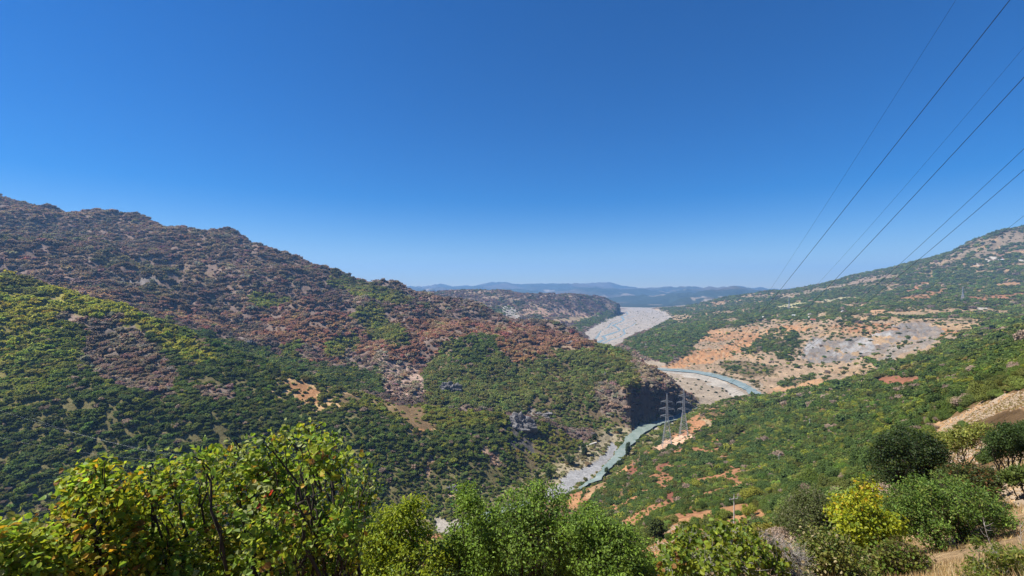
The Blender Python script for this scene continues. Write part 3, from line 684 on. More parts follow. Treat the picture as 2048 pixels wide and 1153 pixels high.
def leaf_quads(c, nrm, size, r, asp=1.0, fold=0.0, round_=False):
    """leaves of a given size at c, facing nrm with a random turn: diamonds, or round leaves folded along the midrib"""
    n = len(c)
    t = unit(np.cross(nrm, unit(r.normal(size=(n, 3)))))
    s = np.cross(nrm, t)
    L = (np.asarray(size) * np.ones(n))[:, None]; Wd = L * asp
    if not round_:
        V = np.stack([c - t * L * .5, c + s * Wd * .5 + nrm * L * fold, c + t * L * .5, c - s * Wd * .5 + nrm * L * fold], 1)
        return V.reshape(-1, 3), np.arange(4 * n), 4, 4
    V = np.stack([c - t * L * .5, c - t * L * .22 + s * Wd * .42 + nrm * L * fold * .8, c + t * L * .18 + s * Wd * .46 + nrm * L * fold, c + t * L * .5 - nrm * L * .08,
                  c + t * L * .18 - s * Wd * .46 + nrm * L * fold, c - t * L * .22 - s * Wd * .42 + nrm * L * fold * .8], 1)
    b = np.arange(n)[:, None] * 6
    F = np.concatenate([b + np.array([[0, 1, 2, 3]]), b + np.array([[0, 3, 4, 5]])], 1)
    return V.reshape(-1, 3), F.ravel(), 4, 6

def blob_core(r, lobes, k=.72):
    import bmesh
    Vs, Fs, off = [], [], 0
    for (cx, cy, cz, rad) in lobes:
        bm = bmesh.new(); bmesh.ops.create_icosphere(bm, subdivisions=2, radius=1.0)
        v = np.array([p.co[:] for p in bm.verts]); f = np.array([[q.index for q in p.verts] for p in bm.faces]); bm.free()
        v *= (k * rad * (1 + .22 * r.normal(size=(len(v), 1)).clip(-1.5, 1.5))); v += np.array([cx, cy, cz])
        Vs.append(v); Fs.append(f + off); off += len(v)
    return np.concatenate(Vs), np.concatenate(Fs)

def shrub_mesh(name, seed, nleaf, leaf, height=1.25, nl=7, core=.72, spread=1.0, stems=True):
    """a rounded shrub about 2 m across: lobes of leaves over solid cores of a darker tone"""
    r = np.random.default_rng(seed)
    lobes = [(0, 0, height * .5, .55)]
    for k in range(nl):
        a = 2 * math.pi * (k + r.random() * .7) / nl; d = spread * (.30 + .34 * r.random()); rad = (.30 + .22 * r.random()) if spread <= 1 else (.16 + .34 * r.random())
        lobes.append((d * math.cos(a), d * math.sin(a), max(rad * .55, height * (.22 + .55 * r.random())), rad))
    for k in range(2):
        lobes.append((.25 * r.normal(), .25 * r.normal(), height * (.80 + .12 * r.random()), .28 + .10 * r.random()))
    w = np.array([l[3] ** 2 for l in lobes]); w /= w.sum()
    pick = r.choice(len(lobes), nleaf, p=w); LA = np.array(lobes)[pick]
    d = unit(r.normal(size=(nleaf, 3)) + np.array([0, 0, .25])); rr_ = (LA[:, 3] * (1.12 - .42 * r.random(nleaf) ** 2))[:, None]
    c = LA[:, :3] + d * rr_; c[:, 2] = np.abs(c[:, 2])
    nrm = unit(d * .8 + np.array([0, 0, .35]) + .7 * r.normal(size=(nleaf, 3)))
    V, F, k, per = leaf_quads(c, nrm, leaf * (.6 + .8 * r.random(nleaf)), r, .8)
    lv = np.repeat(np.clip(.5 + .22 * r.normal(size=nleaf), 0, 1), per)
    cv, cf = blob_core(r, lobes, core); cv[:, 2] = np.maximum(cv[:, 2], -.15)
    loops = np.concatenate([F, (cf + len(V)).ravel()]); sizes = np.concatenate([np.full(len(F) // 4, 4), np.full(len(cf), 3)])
    lv = np.concatenate([lv, np.full(len(cv), .12)]); V = np.concatenate([V, cv])  # solid cores get a darker tone than the leaves
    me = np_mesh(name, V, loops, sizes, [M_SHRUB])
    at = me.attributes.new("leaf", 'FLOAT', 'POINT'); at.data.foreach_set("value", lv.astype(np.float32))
    return me

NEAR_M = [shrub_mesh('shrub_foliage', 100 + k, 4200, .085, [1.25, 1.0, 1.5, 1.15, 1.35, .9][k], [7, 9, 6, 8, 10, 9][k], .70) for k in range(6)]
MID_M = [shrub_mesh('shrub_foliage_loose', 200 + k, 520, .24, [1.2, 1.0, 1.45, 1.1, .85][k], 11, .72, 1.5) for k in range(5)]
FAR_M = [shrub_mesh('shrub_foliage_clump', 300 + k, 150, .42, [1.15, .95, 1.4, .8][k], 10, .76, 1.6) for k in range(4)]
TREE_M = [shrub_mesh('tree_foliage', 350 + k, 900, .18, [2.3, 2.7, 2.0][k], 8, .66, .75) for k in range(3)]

# ------------------------------------------------------------------ where shrubs stand
cellA = (RR * (th[1] - th[0])) * (RR * (lr[1] - lr[0]))
size0 = np.clip(.0036 * RR, 1.0, 4.1)
size0 = np.where(RR > 2600, size0 * 1.15, size0)
dens = VD * 1.75 / (math.pi * size0 ** 2)
patch = np.clip(.80 + .95 * n2 + .5 * n4, .04, 2.0)            # scrub stands in clumps with gaps
lamb = cellA * dens * np.where(VD > .85, patch ** .7, patch)
lamb *= (RR > 24) & (RR < 4600) & (np.abs(th)[:, None] < math.radians(57)) & (VD > .004)
lamb *= np.where(VIS, 1.0, .45)
cnt = rng.poisson(np.clip(lamb, 0, 10))
ci, cj = np.nonzero(cnt); rep = cnt[ci, cj]
ci = np.repeat(ci, rep); cj = np.repeat(cj, rep); NS = len(ci)
st = th[ci] + (rng.random(NS) - .5) * (th[1] - th[0]); sl = lr[cj] + (rng.random(NS) - .5) * (lr[1] - lr[0])
sx = np.sin(st) * np.exp(sl); sy = np.cos(st) * np.exp(sl); sz = ground_z(sx, sy)
sr = np.exp(sl)
ssz = size0[ci, cj] * np.exp(np.clip(.42 * rng.normal(size=NS) - .05, -1.2, .55)) * np.where(sz - zr(sy) < 25, .7, 1.0) * np.where(VD[ci, cj] < .3, .62, 1.0)
ssz = np.where(sr < 110, np.minimum(ssz, 1.35), ssz)
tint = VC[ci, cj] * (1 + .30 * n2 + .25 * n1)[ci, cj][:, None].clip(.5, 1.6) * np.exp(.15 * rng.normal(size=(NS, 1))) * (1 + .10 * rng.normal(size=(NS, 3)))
u_ = rng.random(NS)
isg = (VC[ci, cj][:, 1] > VC[ci, cj][:, 0] * 1.15)
tint = np.where((isg & (u_ < .12))[:, None], tint * .4 + V_TREE * .6, tint)
tint = np.where((isg & (u_ > .93))[:, None], tint * .4 + V_YELL * .6, tint)
tint = np.where((isg & (u_ > .88) & (u_ < .92))[:, None], V_GREYB * (.7 + .5 * rng.random((NS, 1))), tint)
big = NEARHILL[ci, cj] & (rng.random(NS) < .035) & (sr > 55) & (sr < 700); ssz = np.where(big, ssz * 1.75, ssz); tint = np.where((big & (u_ < .75))[:, None], V_TREE * .7 + V_DARK * .4, tint)
tint = np.clip(tint * 1.7, .012, .36)
lone = (sz - zr(sy) < 6) & (sr > 800)
ssz = np.where(lone, ssz * .8, ssz)
spx = 1024 + FPX * sx / sy; spy = 576.5 - FPX * (sz + ssz) / sy

# the nearest shrubs in plain view are individuals, the rest is one mass of scrub
svis = VIS[ci, cj] & (spx > -20) & (spx < 2068) & ~((spy > 985) & (spx < 1345)) & ~((spx < 760) & (spy > 840)) & ~((spx > 1300) & (spy > 1085)) & ~((spx > 1660) & (spy > 985))
app = np.where(svis & (sr < 420) & (sr > 30) & ~(np.hypot((spx - 1825) / 75, (spy - 915) / 60) < 1) , ssz / sr, 0)
sel = np.argsort(-app)[:225]
individual = np.zeros(NS, bool); individual[sel] = True

def instance_stuff(name, mask, meshes, label, cat, seed):
    """one mass of shrubs: a cloud of points, each carrying a copy of a shrub shape"""
    k = np.nonzero(mask)[0]; n = len(k)
    me = bpy.data.meshes.new(name); me.vertices.add(n)
    me.vertices.foreach_set("co", np.stack([sx[k], sy[k], sz[k] - .08 * ssz[k]], 1).astype(np.float32).ravel())
    r = np.random.default_rng(seed)
    def attr(nm, typ, prop, v): a = me.attributes.new(nm, typ, 'POINT'); a.data.foreach_set(prop, np.asarray(v).ravel())
    attr("tint", 'FLOAT_COLOR', "color", np.concatenate([tint[k], np.ones((n, 1))], 1).astype(np.float32))
    attr("size", 'FLOAT_VECTOR', "vector", (ssz[k][:, None] * np.stack([.75 + .75 * r.random(n), .75 + .75 * r.random(n), .55 + .65 * r.random(n)], 1)).astype(np.float32))
    attr("turn", 'FLOAT_VECTOR', "vector", np.stack([.12 * r.normal(size=n), .12 * r.normal(size=n), 2 * math.pi * r.random(n)], 1).astype(np.float32))
    attr("pick", 'INT', "value", r.integers(0, len(meshes), n).astype(np.int32))
    o = add_obj(name, me)
    ng = bpy.data.node_groups.new(name, 'GeometryNodeTree')
    ng.interface.new_socket("Geometry", in_out='INPUT', socket_type='NodeSocketGeometry'); ng.interface.new_socket("Geometry", in_out='OUTPUT', socket_type='NodeSocketGeometry')
    gi = ng.nodes.new("NodeGroupInput"); go = ng.nodes.new("NodeGroupOutput"); ip = ng.nodes.new("GeometryNodeInstanceOnPoints"); jn = ng.nodes.new("GeometryNodeJoinGeometry")
    m2p = ng.nodes.new("GeometryNodeMeshToPoints"); ng.links.new(gi.outputs[0], m2p.inputs[0]); ng.links.new(m2p.outputs[0], ip.inputs["Points"])
    for mm_ in reversed(meshes):
        src = bpy.data.objects.new(mm_.name, mm_)
        oi = ng.nodes.new("GeometryNodeObjectInfo"); oi.inputs["Object"].default_value = src; oi.inputs["As Instance"].default_value = True
        ng.links.new(oi.outputs["Geometry"], jn.inputs[0])
    ng.links.new(jn.outputs[0], ip.inputs["Instance"]); ip.inputs["Pick Instance"].default_value = True
    for nm, typ, sock in (("pick", 'INT', "Instance Index"), ("turn", 'FLOAT_VECTOR', "Rotation"), ("size", 'FLOAT_VECTOR', "Scale")):
        na_ = ng.nodes.new("GeometryNodeInputNamedAttribute"); na_.data_type = typ; na_.inputs[0].default_value = nm; ng.links.new(na_.outputs[0], ip.inputs[sock])
    ng.links.new(ip.outputs[0], go.inputs[0])
    md = o.modifiers.new("scatter", 'NODES'); md.node_group = ng
    tag(o, label, cat, None, 'stuff')
    return o

rest = ~individual
burnt = (tint[:, 0] > tint[:, 1] * 1.05) & MOUNT[ci, cj]
nearm = rest & (sr < 170); midm = rest & (sr >= 170) & (sr < 620) & ~burnt; farm = rest & (sr >= 620) & ~burnt
instance_stuff('road_slope_scrub', nearm, NEAR_M, "dense evergreen scrub on the slope falling away below the road", "scrub", 1)
instance_stuff('hillside_scrub', midm & (sx < 40), MID_M, "dark green scrub covering the near side of the left spur", "scrub", 2)
instance_stuff('slope_scrub', midm & (sx >= 40), MID_M, "dense green scrub on the slope above the river's near bank", "scrub", 3)
instance_stuff('burnt_scrub', rest & burnt & (sr >= 170), FAR_M + MID_M[:2], "rust brown and charred scrub on the burnt mountainside", "burnt scrub", 4)
instance_stuff('cliff_top_scrub', farm & (sx < 300), FAR_M, "green scrub on the rounded nose above the river cliff", "scrub", 5)
instance_stuff('eroded_slope_scrub', farm & (sx >= 300), FAR_M, "green scrub and small trees scattered over the far eroded slopes", "scrub", 6)
print("shrubs", NS, nearm.sum(), midm.sum(), farm.sum(), burnt.sum())

def shrub_label(k):
    c = tint[k]; g = c[1] / max(c[0], 1e-4)
    look = "grey brown twiggy shrub" if g < 1.0 else "yellow green shrub" if g < 1.18 and c[1] > .07 else "olive shrub" if g < 1.3 else "dark green rounded shrub" if c[1] < .058 else "fresh green shrub" if c[1] > .085 else "mid green rounded shrub"
    x, y = spx[k], spy[k]
    if x > 1835: place = "beside the bare orange bank that climbs to the right"
    elif x > 1600: place = "in the dense scrub left of the big dark bush" if y > 850 else "in the dense scrub around the small red clearing"
    elif x > 1380: place = "on the slope around the lone pole and its orange clearing" if y > 930 else "in the dense scrub below the red clearing above the gravel bar"
    elif x > 1060: place = "among the red patches above the near river bank"
    else: place = "on the dark slope of the left spur"
    return look + " " + place, look + "s " + place
for k in sel:
    o = bpy.data.objects.new('shrub', NEAR_M[int(rng.integers(0, 6))])
    C.objects.link(o)
    o.location = (sx[k], sy[k], sz[k] - .08 * ssz[k]); o.rotation_euler = (0, 0, 2 * math.pi * rng.random())
    s_ = ssz[k]; o.scale = (s_ * (.9 + .25 * rng.random()), s_ * (.9 + .25 * rng.random()), s_ * (.8 + .45 * rng.random()))
    o["tint"] = [float(c) for c in tint[k]]
    l_, g_ = shrub_label(k)
    tag(o, l_, "shrub", g_)

# ------------------------------------------------------------------ foreground plants: stems, limbs, twigs and every leaf
def tubes(paths, sides=5):
    """paths: list of (points Nx3, radii N); one mesh of tapered tubes"""
    Vs, Fs, off = [], [], 0
    a = np.arange(sides) * 2 * math.pi / sides
    for P, rad in paths:
        P = np.asarray(P, float); rad = np.asarray(rad, float); n = len(P)
        T = unit(np.gradient(P, axis=0)); ref = np.where(np.abs(T[:, 2:3]) > .9, np.array([[1., 0, 0]]), np.array([[0, 0, 1.]]))
        S = unit(np.cross(T, ref)); B = np.cross(T, S)
        V = P[:, None, :] + rad[:, None, None] * (np.cos(a)[None, :, None] * S[:, None, :] + np.sin(a)[None, :, None] * B[:, None, :])
        Vs.append(V.reshape(-1, 3))
        i = np.arange(n - 1)[:, None] * sides; j = np.arange(sides)[None, :]; j2 = (j + 1) % sides
        Fs.append(np.stack([i + j, i + j2, i + sides + j2, i + sides + j], -1).reshape(-1, 4) + off); off += n * sides
    return np.concatenate(Vs), np.concatenate(Fs)

def wander(a, b, n, r, jit, sag=0.0):
    t = np.linspace(0, 1, n)[:, None]; P = a * (1 - t) + b * t
    L = np.linalg.norm(b - a); o = np.cumsum(r.normal(size=(n, 3)) * jit * L / n, 0); o -= t * o[-1]
    P = P + o; P[:, 2] += (sag * L * np.sin(math.pi * t[:, 0]))
    return P

def at_px(px, py, Yd): return np.array([(px - 1024) / FPX * Yd, Yd, -(py - 576.5) / FPX * Yd])

def plant(name, label, cat, bases, lobes, Yd, nleaf, leaf, palette, seed, depth=.8, twigs=None, leaf_round=True, asp=.85, bark=None, mat=None, limb_r=.03, shell=.5, per=14, spread=.09, up=.4,
          bare=0.0, group=None, top_pal=None, twig_len=.45, spray=None, accent=None, bright=1.0):
    """lobes: (px, py, r_px[, dY]) masses of the crown where the photograph shows them, Yd metres ahead; bases: px of the stems"""
    r = np.random.default_rng(seed)
    bark = bark or M_BARK; mat = mat or M_LEAF
    LB = []
    for l in lobes:
        y = Yd + (l[3] if len(l) > 3 else r.uniform(-.4, .4) * depth)
        c = at_px(l[0], l[1], y); rad = l[2] / FPX * y
        LB.append((c, rad, y))
    bp = []
    for bx in bases:
        x = (bx - 1024) / FPX * Yd; bp.append(np.array([x, Yd, float(ground_z(np.array([x]), np.array([Yd]))[0]) - .1]))
    root = thing(name, label, cat, tuple(np.mean(bp, 0)), 0, group)
    O = np.mean(bp, 0)
    limbs, twg, tips, tdir = [], [], [], []
    w = np.array([l[1] ** 2 for l in LB]); w = w / w.sum()
    ntw = twigs or max(30, nleaf // per)
    for (c, rad, y) in LB:
        k = int(np.argmin([np.linalg.norm(b - c) for b in bp])); b0 = bp[k]
        n = 12; P = wander(b0, c, n, r, .35, -.02)
        h = min(.6, .25 + .3 * r.random()); P[:, 0] += (c[0] - b0[0]) * -.18 * np.sin(math.pi * np.linspace(0, 1, n)); P[:, 1] += (c[1] - b0[1]) * -.2 * np.sin(math.pi * np.linspace(0, 1, n))
        limbs.append((P, np.linspace(limb_r * (.8 + .4 * r.random()), limb_r * .22, n)))
        m = max(3, int(6 * rad / .4))
        for q_ in range(m):
            d = unit(r.normal(size=3) + np.array([0, 0, .35])); e = c + d * rad * (.55 + .35 * r.random())
            s0 = P[r.integers(n // 2, n)]
            limbs.append((wander(s0, e, 7, r, .3), np.linspace(limb_r * .28, limb_r * .10, 7)))
    for k in range(ntw):
        c, rad, y = LB[r.choice(len(LB), p=w)]
        d = unit(r.normal(size=3) + np.array([0, 0, .15])); rr_ = rad * (1 - shell * r.random() ** 1.6) * (1 + .10 * abs(r.normal()))
        e = c + d * rr_; s0 = c + d * rr_ * (1 - twig_len) + r.normal(size=3) * rad * .12
        if spray is not None: e = e + np.array(spray) * rad
        twg.append((wander(s0, e, 4, r, .25), np.linspace(limb_r * .13, limb_r * .05, 4))); tips.append(np.concatenate([s0, e])); tdir.append(d)
    tips = np.array(tips); tdir = np.array(tdir)
    ti = r.choice(len(tips), nleaf, p=None) if bare <= 0 else r.choice(np.nonzero(r.random(len(tips)) > bare)[0], nleaf)
    t = (.35 + .72 * r.random(nleaf))[:, None]
    c = tips[ti, :3] * (1 - t) + tips[ti, 3:] * t + r.normal(size=(nleaf, 3)) * spread * np.array([1, 1, .8])
    nrm = unit(tdir[ti] * .45 + np.array([0, 0, up]) + r.normal(size=(nleaf, 3)) * .6)
    V, F, k4, pv = leaf_quads(c, nrm, leaf * (.55 + .75 * r.random(nleaf)), r, asp, .10 + .1 * r.random(), leaf_round)
    pal = np.array([p[:3] for p in palette], float) * bright * np.array([1.08, 1, 1]); pw = np.array([p[3] for p in palette]); pw = pw / pw.sum()
    # whole twigs turn colour together, as autumn leaves do
    twc = r.choice(len(pal), len(tips), p=pw); lc = np.where(r.random(nleaf) < .6, twc[ti], r.choice(len(pal), nleaf, p=pw))
    col = pal[lc] * np.exp(.18 * r.normal(size=(nleaf, 1)))
    if top_pal is not None:
        zt = sstep(top_pal[1], top_pal[2], 576.5 - 0 - FPX * c[:, 2] / c[:, 1] * -1 * -1 if False else (576.5 - FPX * c[:, 2] / c[:, 1]) * -1) ; z_ = r.random(nleaf) < zt * top_pal[3]
        tp = np.array(top_pal[0]); col[z_] = tp[r.integers(0, len(tp), z_.sum())] * np.exp(.15 * r.normal(size=(z_.sum(), 1)))
    if accent:
        ap = at_px(*accent[:3]); z_ = np.linalg.norm((c - ap) * np.array([1, .25, 1]), axis=1) < accent[3]; col[z_] = np.array(accent[4]) * np.exp(.2 * r.normal(size=(z_.sum(), 1)))
    me = np_mesh('foliage', V - O, F, 4, [mat])
    ca = me.attributes.new("leafcol", 'FLOAT_COLOR', 'POINT')
    cc = np.repeat(np.clip(col, .004, .5), pv, 0); ca.data.foreach_set("color", np.concatenate([cc, np.ones((len(cc), 1))], 1).astype(np.float32).ravel())
    add_obj('foliage', me, root)
    V, F = tubes(limbs, 6); V2, F2 = tubes(twg, 4)
    me = np_mesh('branches', np.concatenate([V, V2]) - O, np.concatenate([F, F2 + len(V)]), 4, [bark], True)
    add_obj('branches', me, root)
    return root

YG, LG, MG, DG, OR, BR = (.225, .29, .028), (.15, .25, .030), (.095, .16, .022), (.05, .09, .018), (.38, .24, .025), (.18, .10, .03)
fig = [(*YG, 3.6), (*LG, 3.4), (*MG, 1.4), (.27, .26, .03, 1.0), (*OR, .16), (*BR, .25), (.26, .31, .12, .9)]
plant('broadleaf_tree', "yellow green broad leaved tree with dark forked limbs filling the lower left", "tree", [395, 520, 640],
      [(395, 989, 70), (485, 939, 58), (560, 919, 50), (625, 919, 50), (520, 999, 75), (600, 999, 70), (335, 954, 36), (680, 954, 48), (715, 999, 34), (640, 1064, 85), (540, 1079, 88), (430, 1089, 88), (330, 1069, 72), (690, 1069, 46),
       (600, 1144, 90), (480, 1164, 95), (360, 1154, 92), (300, 999, 30), (655, 882, 24), (575, 876, 20), (615, 860, 12), (440, 904, 30), (700, 1114, 28), (400, 919, 24), (520, 882, 18), (640, 849, 8), (735, 959, 16), (470, 882, 10), (300, 934, 12)],
      5.4, 12500, .060, fig, 21, depth=1.9, limb_r=.034, per=12, spread=.075, shell=.85, accent=(533, 996, 4.9, .05, (.42, .045, .025)))
plant('broadleaf_tree', "smaller yellowing broad leaved tree with one dark upright stem, left of the big one", "tree", [205, 180],
      [(185, 950, 36), (160, 985, 42), (225, 985, 45), (150, 1030, 45), (215, 1045, 58), (270, 985, 42), (255, 1050, 50), (140, 1085, 55), (200, 1110, 75), (270, 1120, 70), (110, 1140, 60), (190, 935, 18), (205, 1170, 80)],
      4.9, 5000, .063, [(*YG, 4), (*LG, 2.2), (.27, .25, .022, 2), (*OR, .5), (*MG, .8), (*BR, .4)], 22, depth=1.0, limb_r=.034, per=13, spread=.08)
plant('broadleaf_sapling', "low yellow green broad leaved sapling at the bottom left corner", "sapling", [20, 60],
      [(25, 1095, 42), (60, 1120, 50), (-10, 1110, 50), (20, 1150, 60), (75, 1160, 50)], 4.2, 2300, .062, [(*YG, 3), (*LG, 2), (.22, .23, .07, 1.3), (*OR, .5)], 23, depth=.7, limb_r=.018, per=12)
small = [(*MG, 3), (*LG, 2), (*DG, 2)]
plant('leafy_bush', "bright yellow green bush right of the big broad leaved tree", "bush", [780, 820],
      [(800, 1032, 30), (830, 1022, 26), (775, 1055, 38), (800, 1080, 55), (740, 1085, 42), (840, 1085, 32), (760, 1130, 65), (840, 1130, 60), (700, 1120, 40), (690, 1160, 50), (880, 1120, 40), (780, 1175, 70)],
      8.6, 15000, .062, [(.17, .215, .015, 4), (.13, .18, .016, 3), (*MG, 1.5)], 24, bright=1.25, depth=1.6, limb_r=.03, per=16, spread=.07, asp=.6, mat=M_SMALL)
plant('evergreen_bush', "large dark green small leaved bush in the bottom middle", "bush", [1040, 1090],
      [(1060, 1015, 42), (1030, 1035, 48), (1100, 1025, 45), (985, 1055, 48), (1060, 1075, 70), (1130, 1060, 50), (1000, 1110, 68), (1090, 1125, 75), (960, 1100, 40), (1150, 1120, 52), (1030, 1165, 80), (1130, 1175, 70), (1075, 985, 22), (1120, 1000, 22)],
      9.2, 26000, .056, [(*MG, 3.2), (.075, .125, .022, 2.4), (*DG, 2), (.11, .16, .03, .8)], 25, bright=1.55, depth=2.2, limb_r=.04, per=20, spread=.075, asp=.55, mat=M_SMALL, shell=.55)
plant('evergreen_bush', "upright green spray of a small leaved bush beside the grey gravel patch", "bush", [915, 940],
      [(930, 985, 20), (928, 1012, 22), (945, 1020, 28), (915, 1085, 26), (950, 1060, 30), (925, 1100, 50), (900, 1150, 60), (965, 1145, 45)], 8.8, 9000, .055, [(*MG, 3), (.09, .14, .022, 2), (*DG, 1.2)], 26, bright=1.55, depth=1.1, limb_r=.026, per=18, spread=.065, asp=.55, mat=M_SMALL)
plant('evergreen_bush', "green small leaved bush right of the large dark one, thinning at its edge", "bush", [1215, 1250],
      [(1175, 1040, 32), (1200, 1065, 42), (1240, 1085, 42), (1185, 1110, 52), (1250, 1120, 50), (1285, 1130, 34), (1215, 1150, 62), (1150, 1060, 28), (1290, 1160, 36)],
      8.4, 13500, .054, [(*MG, 3), (.085, .135, .022, 2), (*DG, 2)], 27, bright=1.5, depth=1.7, limb_r=.032, per=18, spread=.07, asp=.55, mat=M_SMALL)
plant('grey_stemmed_bush', "sparse yellow green bush with bare pale grey branches at the bottom edge", "bush", [1390, 1440, 1480, 1350],
      [(1375, 1095, 36), (1440, 1085, 42), (1500, 1090, 38), (1345, 1125, 34), (1420, 1135, 50), (1480, 1140, 48), (1540, 1115, 30), (1325, 1100, 20), (1460, 1060, 20), (1540, 1150, 40)],
      6.4, 2300, .072, [(.19, .235, .025, 3), (.13, .19, .022, 3), (*MG, 1.2), (*BR, .25)], 28, depth=1.0, limb_r=.026, per=9, bark=M_GREYBARK, twigs=420, bare=.25, twig_len=.8, spread=.05)
plant('dry_twig_bush', "leafless beige bush of fine dry twigs at the bottom edge", "bush", [1560, 1590, 1600],
      [(1550, 1085, 26), (1575, 1105, 34), (1600, 1120, 34), (1560, 1140, 34), (1590, 1155, 40), (1530, 1070, 16)], 6.9, 160, .045, [(.22, .18, .09, 3)], 29, depth=.8, limb_r=.016, per=3, bark=M_GREYBARK, twigs=620, twig_len=1.15, spread=.05)
plant('speckled_bush', "small leaved speckled bush between the dry twigs and the golden bush", "bush", [1640, 1680],
      [(1640, 1085, 34), (1615, 1110, 34), (1670, 1105, 36), (1640, 1140, 48), (1700, 1130, 40), (1600, 1145, 34), (1690, 1165, 44)], 8.2, 7500, .052, [(.15, .165, .04, 3), (.10, .14, .025, 3), (.26, .24, .12, .9), (*DG, 1)], 30, depth=1.1, limb_r=.022, per=12, spread=.07, mat=M_SMALL, asp=.7)
plant('golden_bush', "tall bush with golden tips turning yellow green below, dark stems showing at its foot", "bush", [1735, 1760, 1715],
      [(1735, 982, 20), (1714, 1000, 20), (1688, 1015, 20), (1740, 1012, 24), (1672, 1022, 16), (1700, 1050, 36), (1750, 1045, 30), (1785, 1048, 18), (1795, 1062, 16), (1700, 1090, 38), (1755, 1080, 30), (1720, 1125, 46), (1690, 1140, 40)],
      10.5, 8000, .064, [(.27, .31, .02, 4), (.21, .275, .02, 3), (.13, .19, .022, 1)], 31, depth=1.3, limb_r=.028, per=13, spread=.07, top_pal=([(.36, .31, .02), (.40, .26, .018), (.30, .29, .02)], -1050, -980, .42))
plant('brown_stemmed_bush', "thin olive bush with many dark upright stems at the foot of the golden bush", "bush", [1760, 1790, 1810, 1740],
      [(1770, 1110, 34), (1805, 1105, 30), (1830, 1115, 24), (1790, 1140, 40), (1755, 1150, 36), (1825, 1150, 30)], 9.4, 3000, .058, [(.12, .14, .03, 3), (*MG, 2), (.09, .07, .03, 1.5)], 32, depth=.9, limb_r=.02, per=9, twigs=360, twig_len=.8, spread=.06, bare=.2)
plant('spreading_bush', "broad green spreading bush on the dry grass slope, dark shade under its right side", "bush", [1880, 1920],
      [(1800, 1005, 34), (1845, 990, 36), (1890, 985, 40), (1930, 1000, 40), (1970, 1015, 36), (1830, 1035, 42), (1885, 1035, 48), (1940, 1045, 38), (1995, 1035, 26), (1790, 1040, 30), (1860, 1062, 32), (2012, 1045, 16)],
      13.5, 15000, .075, [(.075, .135, .025, 4), (.105, .17, .03, 2.4), (*DG, 1.2), (.14, .18, .04, .8)], 33, bright=1.25, depth=2.8, limb_r=.035, per=14, spread=.09, asp=.5, mat=M_SMALL)
plant('rounded_oak', "big dark green rounded bush left of the bare orange bank", "bush", [1815, 1830],
      [(1785, 905, 34), (1815, 895, 38), (1850, 902, 34), (1868, 925, 24), (1795, 935, 36), (1835, 935, 42), (1765, 925, 24), (1815, 958, 30), (1855, 955, 22), (1830, 878, 16), (1800, 880, 16)],
      27, 24000, .13, [(.022, .042, .012, 4), (.034, .058, .014, 3), (.055, .078, .016, 1)], 34, depth=5, limb_r=.09, per=20, spread=.16, asp=.6, mat=M_SMALL)
plant('russet_bush', "olive bush flecked with russet leaves behind the spreading green bush", "bush", [1930, 1950],
      [(1905, 955, 22), (1935, 950, 24), (1962, 958, 24), (1985, 962, 20), (1920, 965, 30), (1955, 972, 30), (1890, 955, 16)], 18, 8000, .09, [(.05, .07, .018, 3), (.08, .10, .024, 2), (.13, .075, .025, 1.2), (.035, .05, .016, 2)], 35, depth=2.4, limb_r=.045, per=14, spread=.11, asp=.6, mat=M_SMALL)
plant('leaning_bush', "dark green open bush alone on the orange bank at the right edge", "bush", [2005, 2030],
      [(1988, 880, 15), (2012, 868, 20), (2040, 870, 22), (1998, 895, 18), (2030, 895, 22), (1985, 908, 12), (2060, 885, 22)], 24, 8500, .10, [(.035, .065, .018, 3), (.055, .095, .024, 3), (*DG, 1)], 36, depth=2.6, limb_r=.05, per=14, spread=.13, asp=.6, mat=M_SMALL)
plant('pale_bush', "pale yellow green low bush on the bare orange bank", "bush", [1895, 1930],
      [(1878, 884, 11), (1896, 880, 14), (1918, 873, 15), (1945, 866, 14), (1968, 858, 12), (1905, 890, 13), (1935, 884, 12)], 29, 7000, .11, [(.15, .165, .035, 3), (.11, .14, .03, 3), (.20, .18, .07, .8)], 37, bright=1.5, depth=2.5, limb_r=.04, per=14, spread=.15, asp=.6, mat=M_SMALL)
plant('low_bush', "low green bush at the right edge between the orange bank and the dry grass", "bush", [2030, 2050],
      [(2015, 956, 10), (2035, 950, 13), (2055, 950, 16), (2030, 962, 10)], 17, 3000, .085, [(.07, .11, .022, 3), (.10, .14, .03, 2)], 38, depth=1.2, limb_r=.03, per=12, spread=.09, asp=.6, mat=M_SMALL)
plant('weed_clump', "tall green weedy stems with narrow leaves in the bottom right corner", "weeds", [1990, 2010, 2030, 1970, 2045, 1950],
      [(1985, 1105, 22), (2010, 1115, 26), (2035, 1120, 26), (1960, 1130, 22), (1995, 1145, 30), (2035, 1155, 30), (1940, 1150, 20), (1950, 1085, 10)], 5.6, 2400, .075, [(.14, .17, .025, 3), (.09, .135, .022, 3), (.20, .19, .05, 1)], 39, depth=.7, limb_r=.008, per=7, twigs=340, twig_len=.9, spread=.03, asp=.22, bark=M_GREYBARK, leaf_round=False, up=.1)
plant('pale_thicket', "soft grey green bush on the slope left of the golden bush", "bush", [1610, 1640],
      [(1595, 1015, 26), (1625, 1005, 30), (1655, 1020, 26), (1600, 1045, 32), (1640, 1045, 32), (1570, 1035, 20)], 22, 9000, .095, [(.10, .125, .045, 3), (.075, .105, .03, 3), (.15, .15, .09, 1)], 40, depth=2.4, limb_r=.04, per=14, spread=.13, asp=.55, mat=M_SMALL)

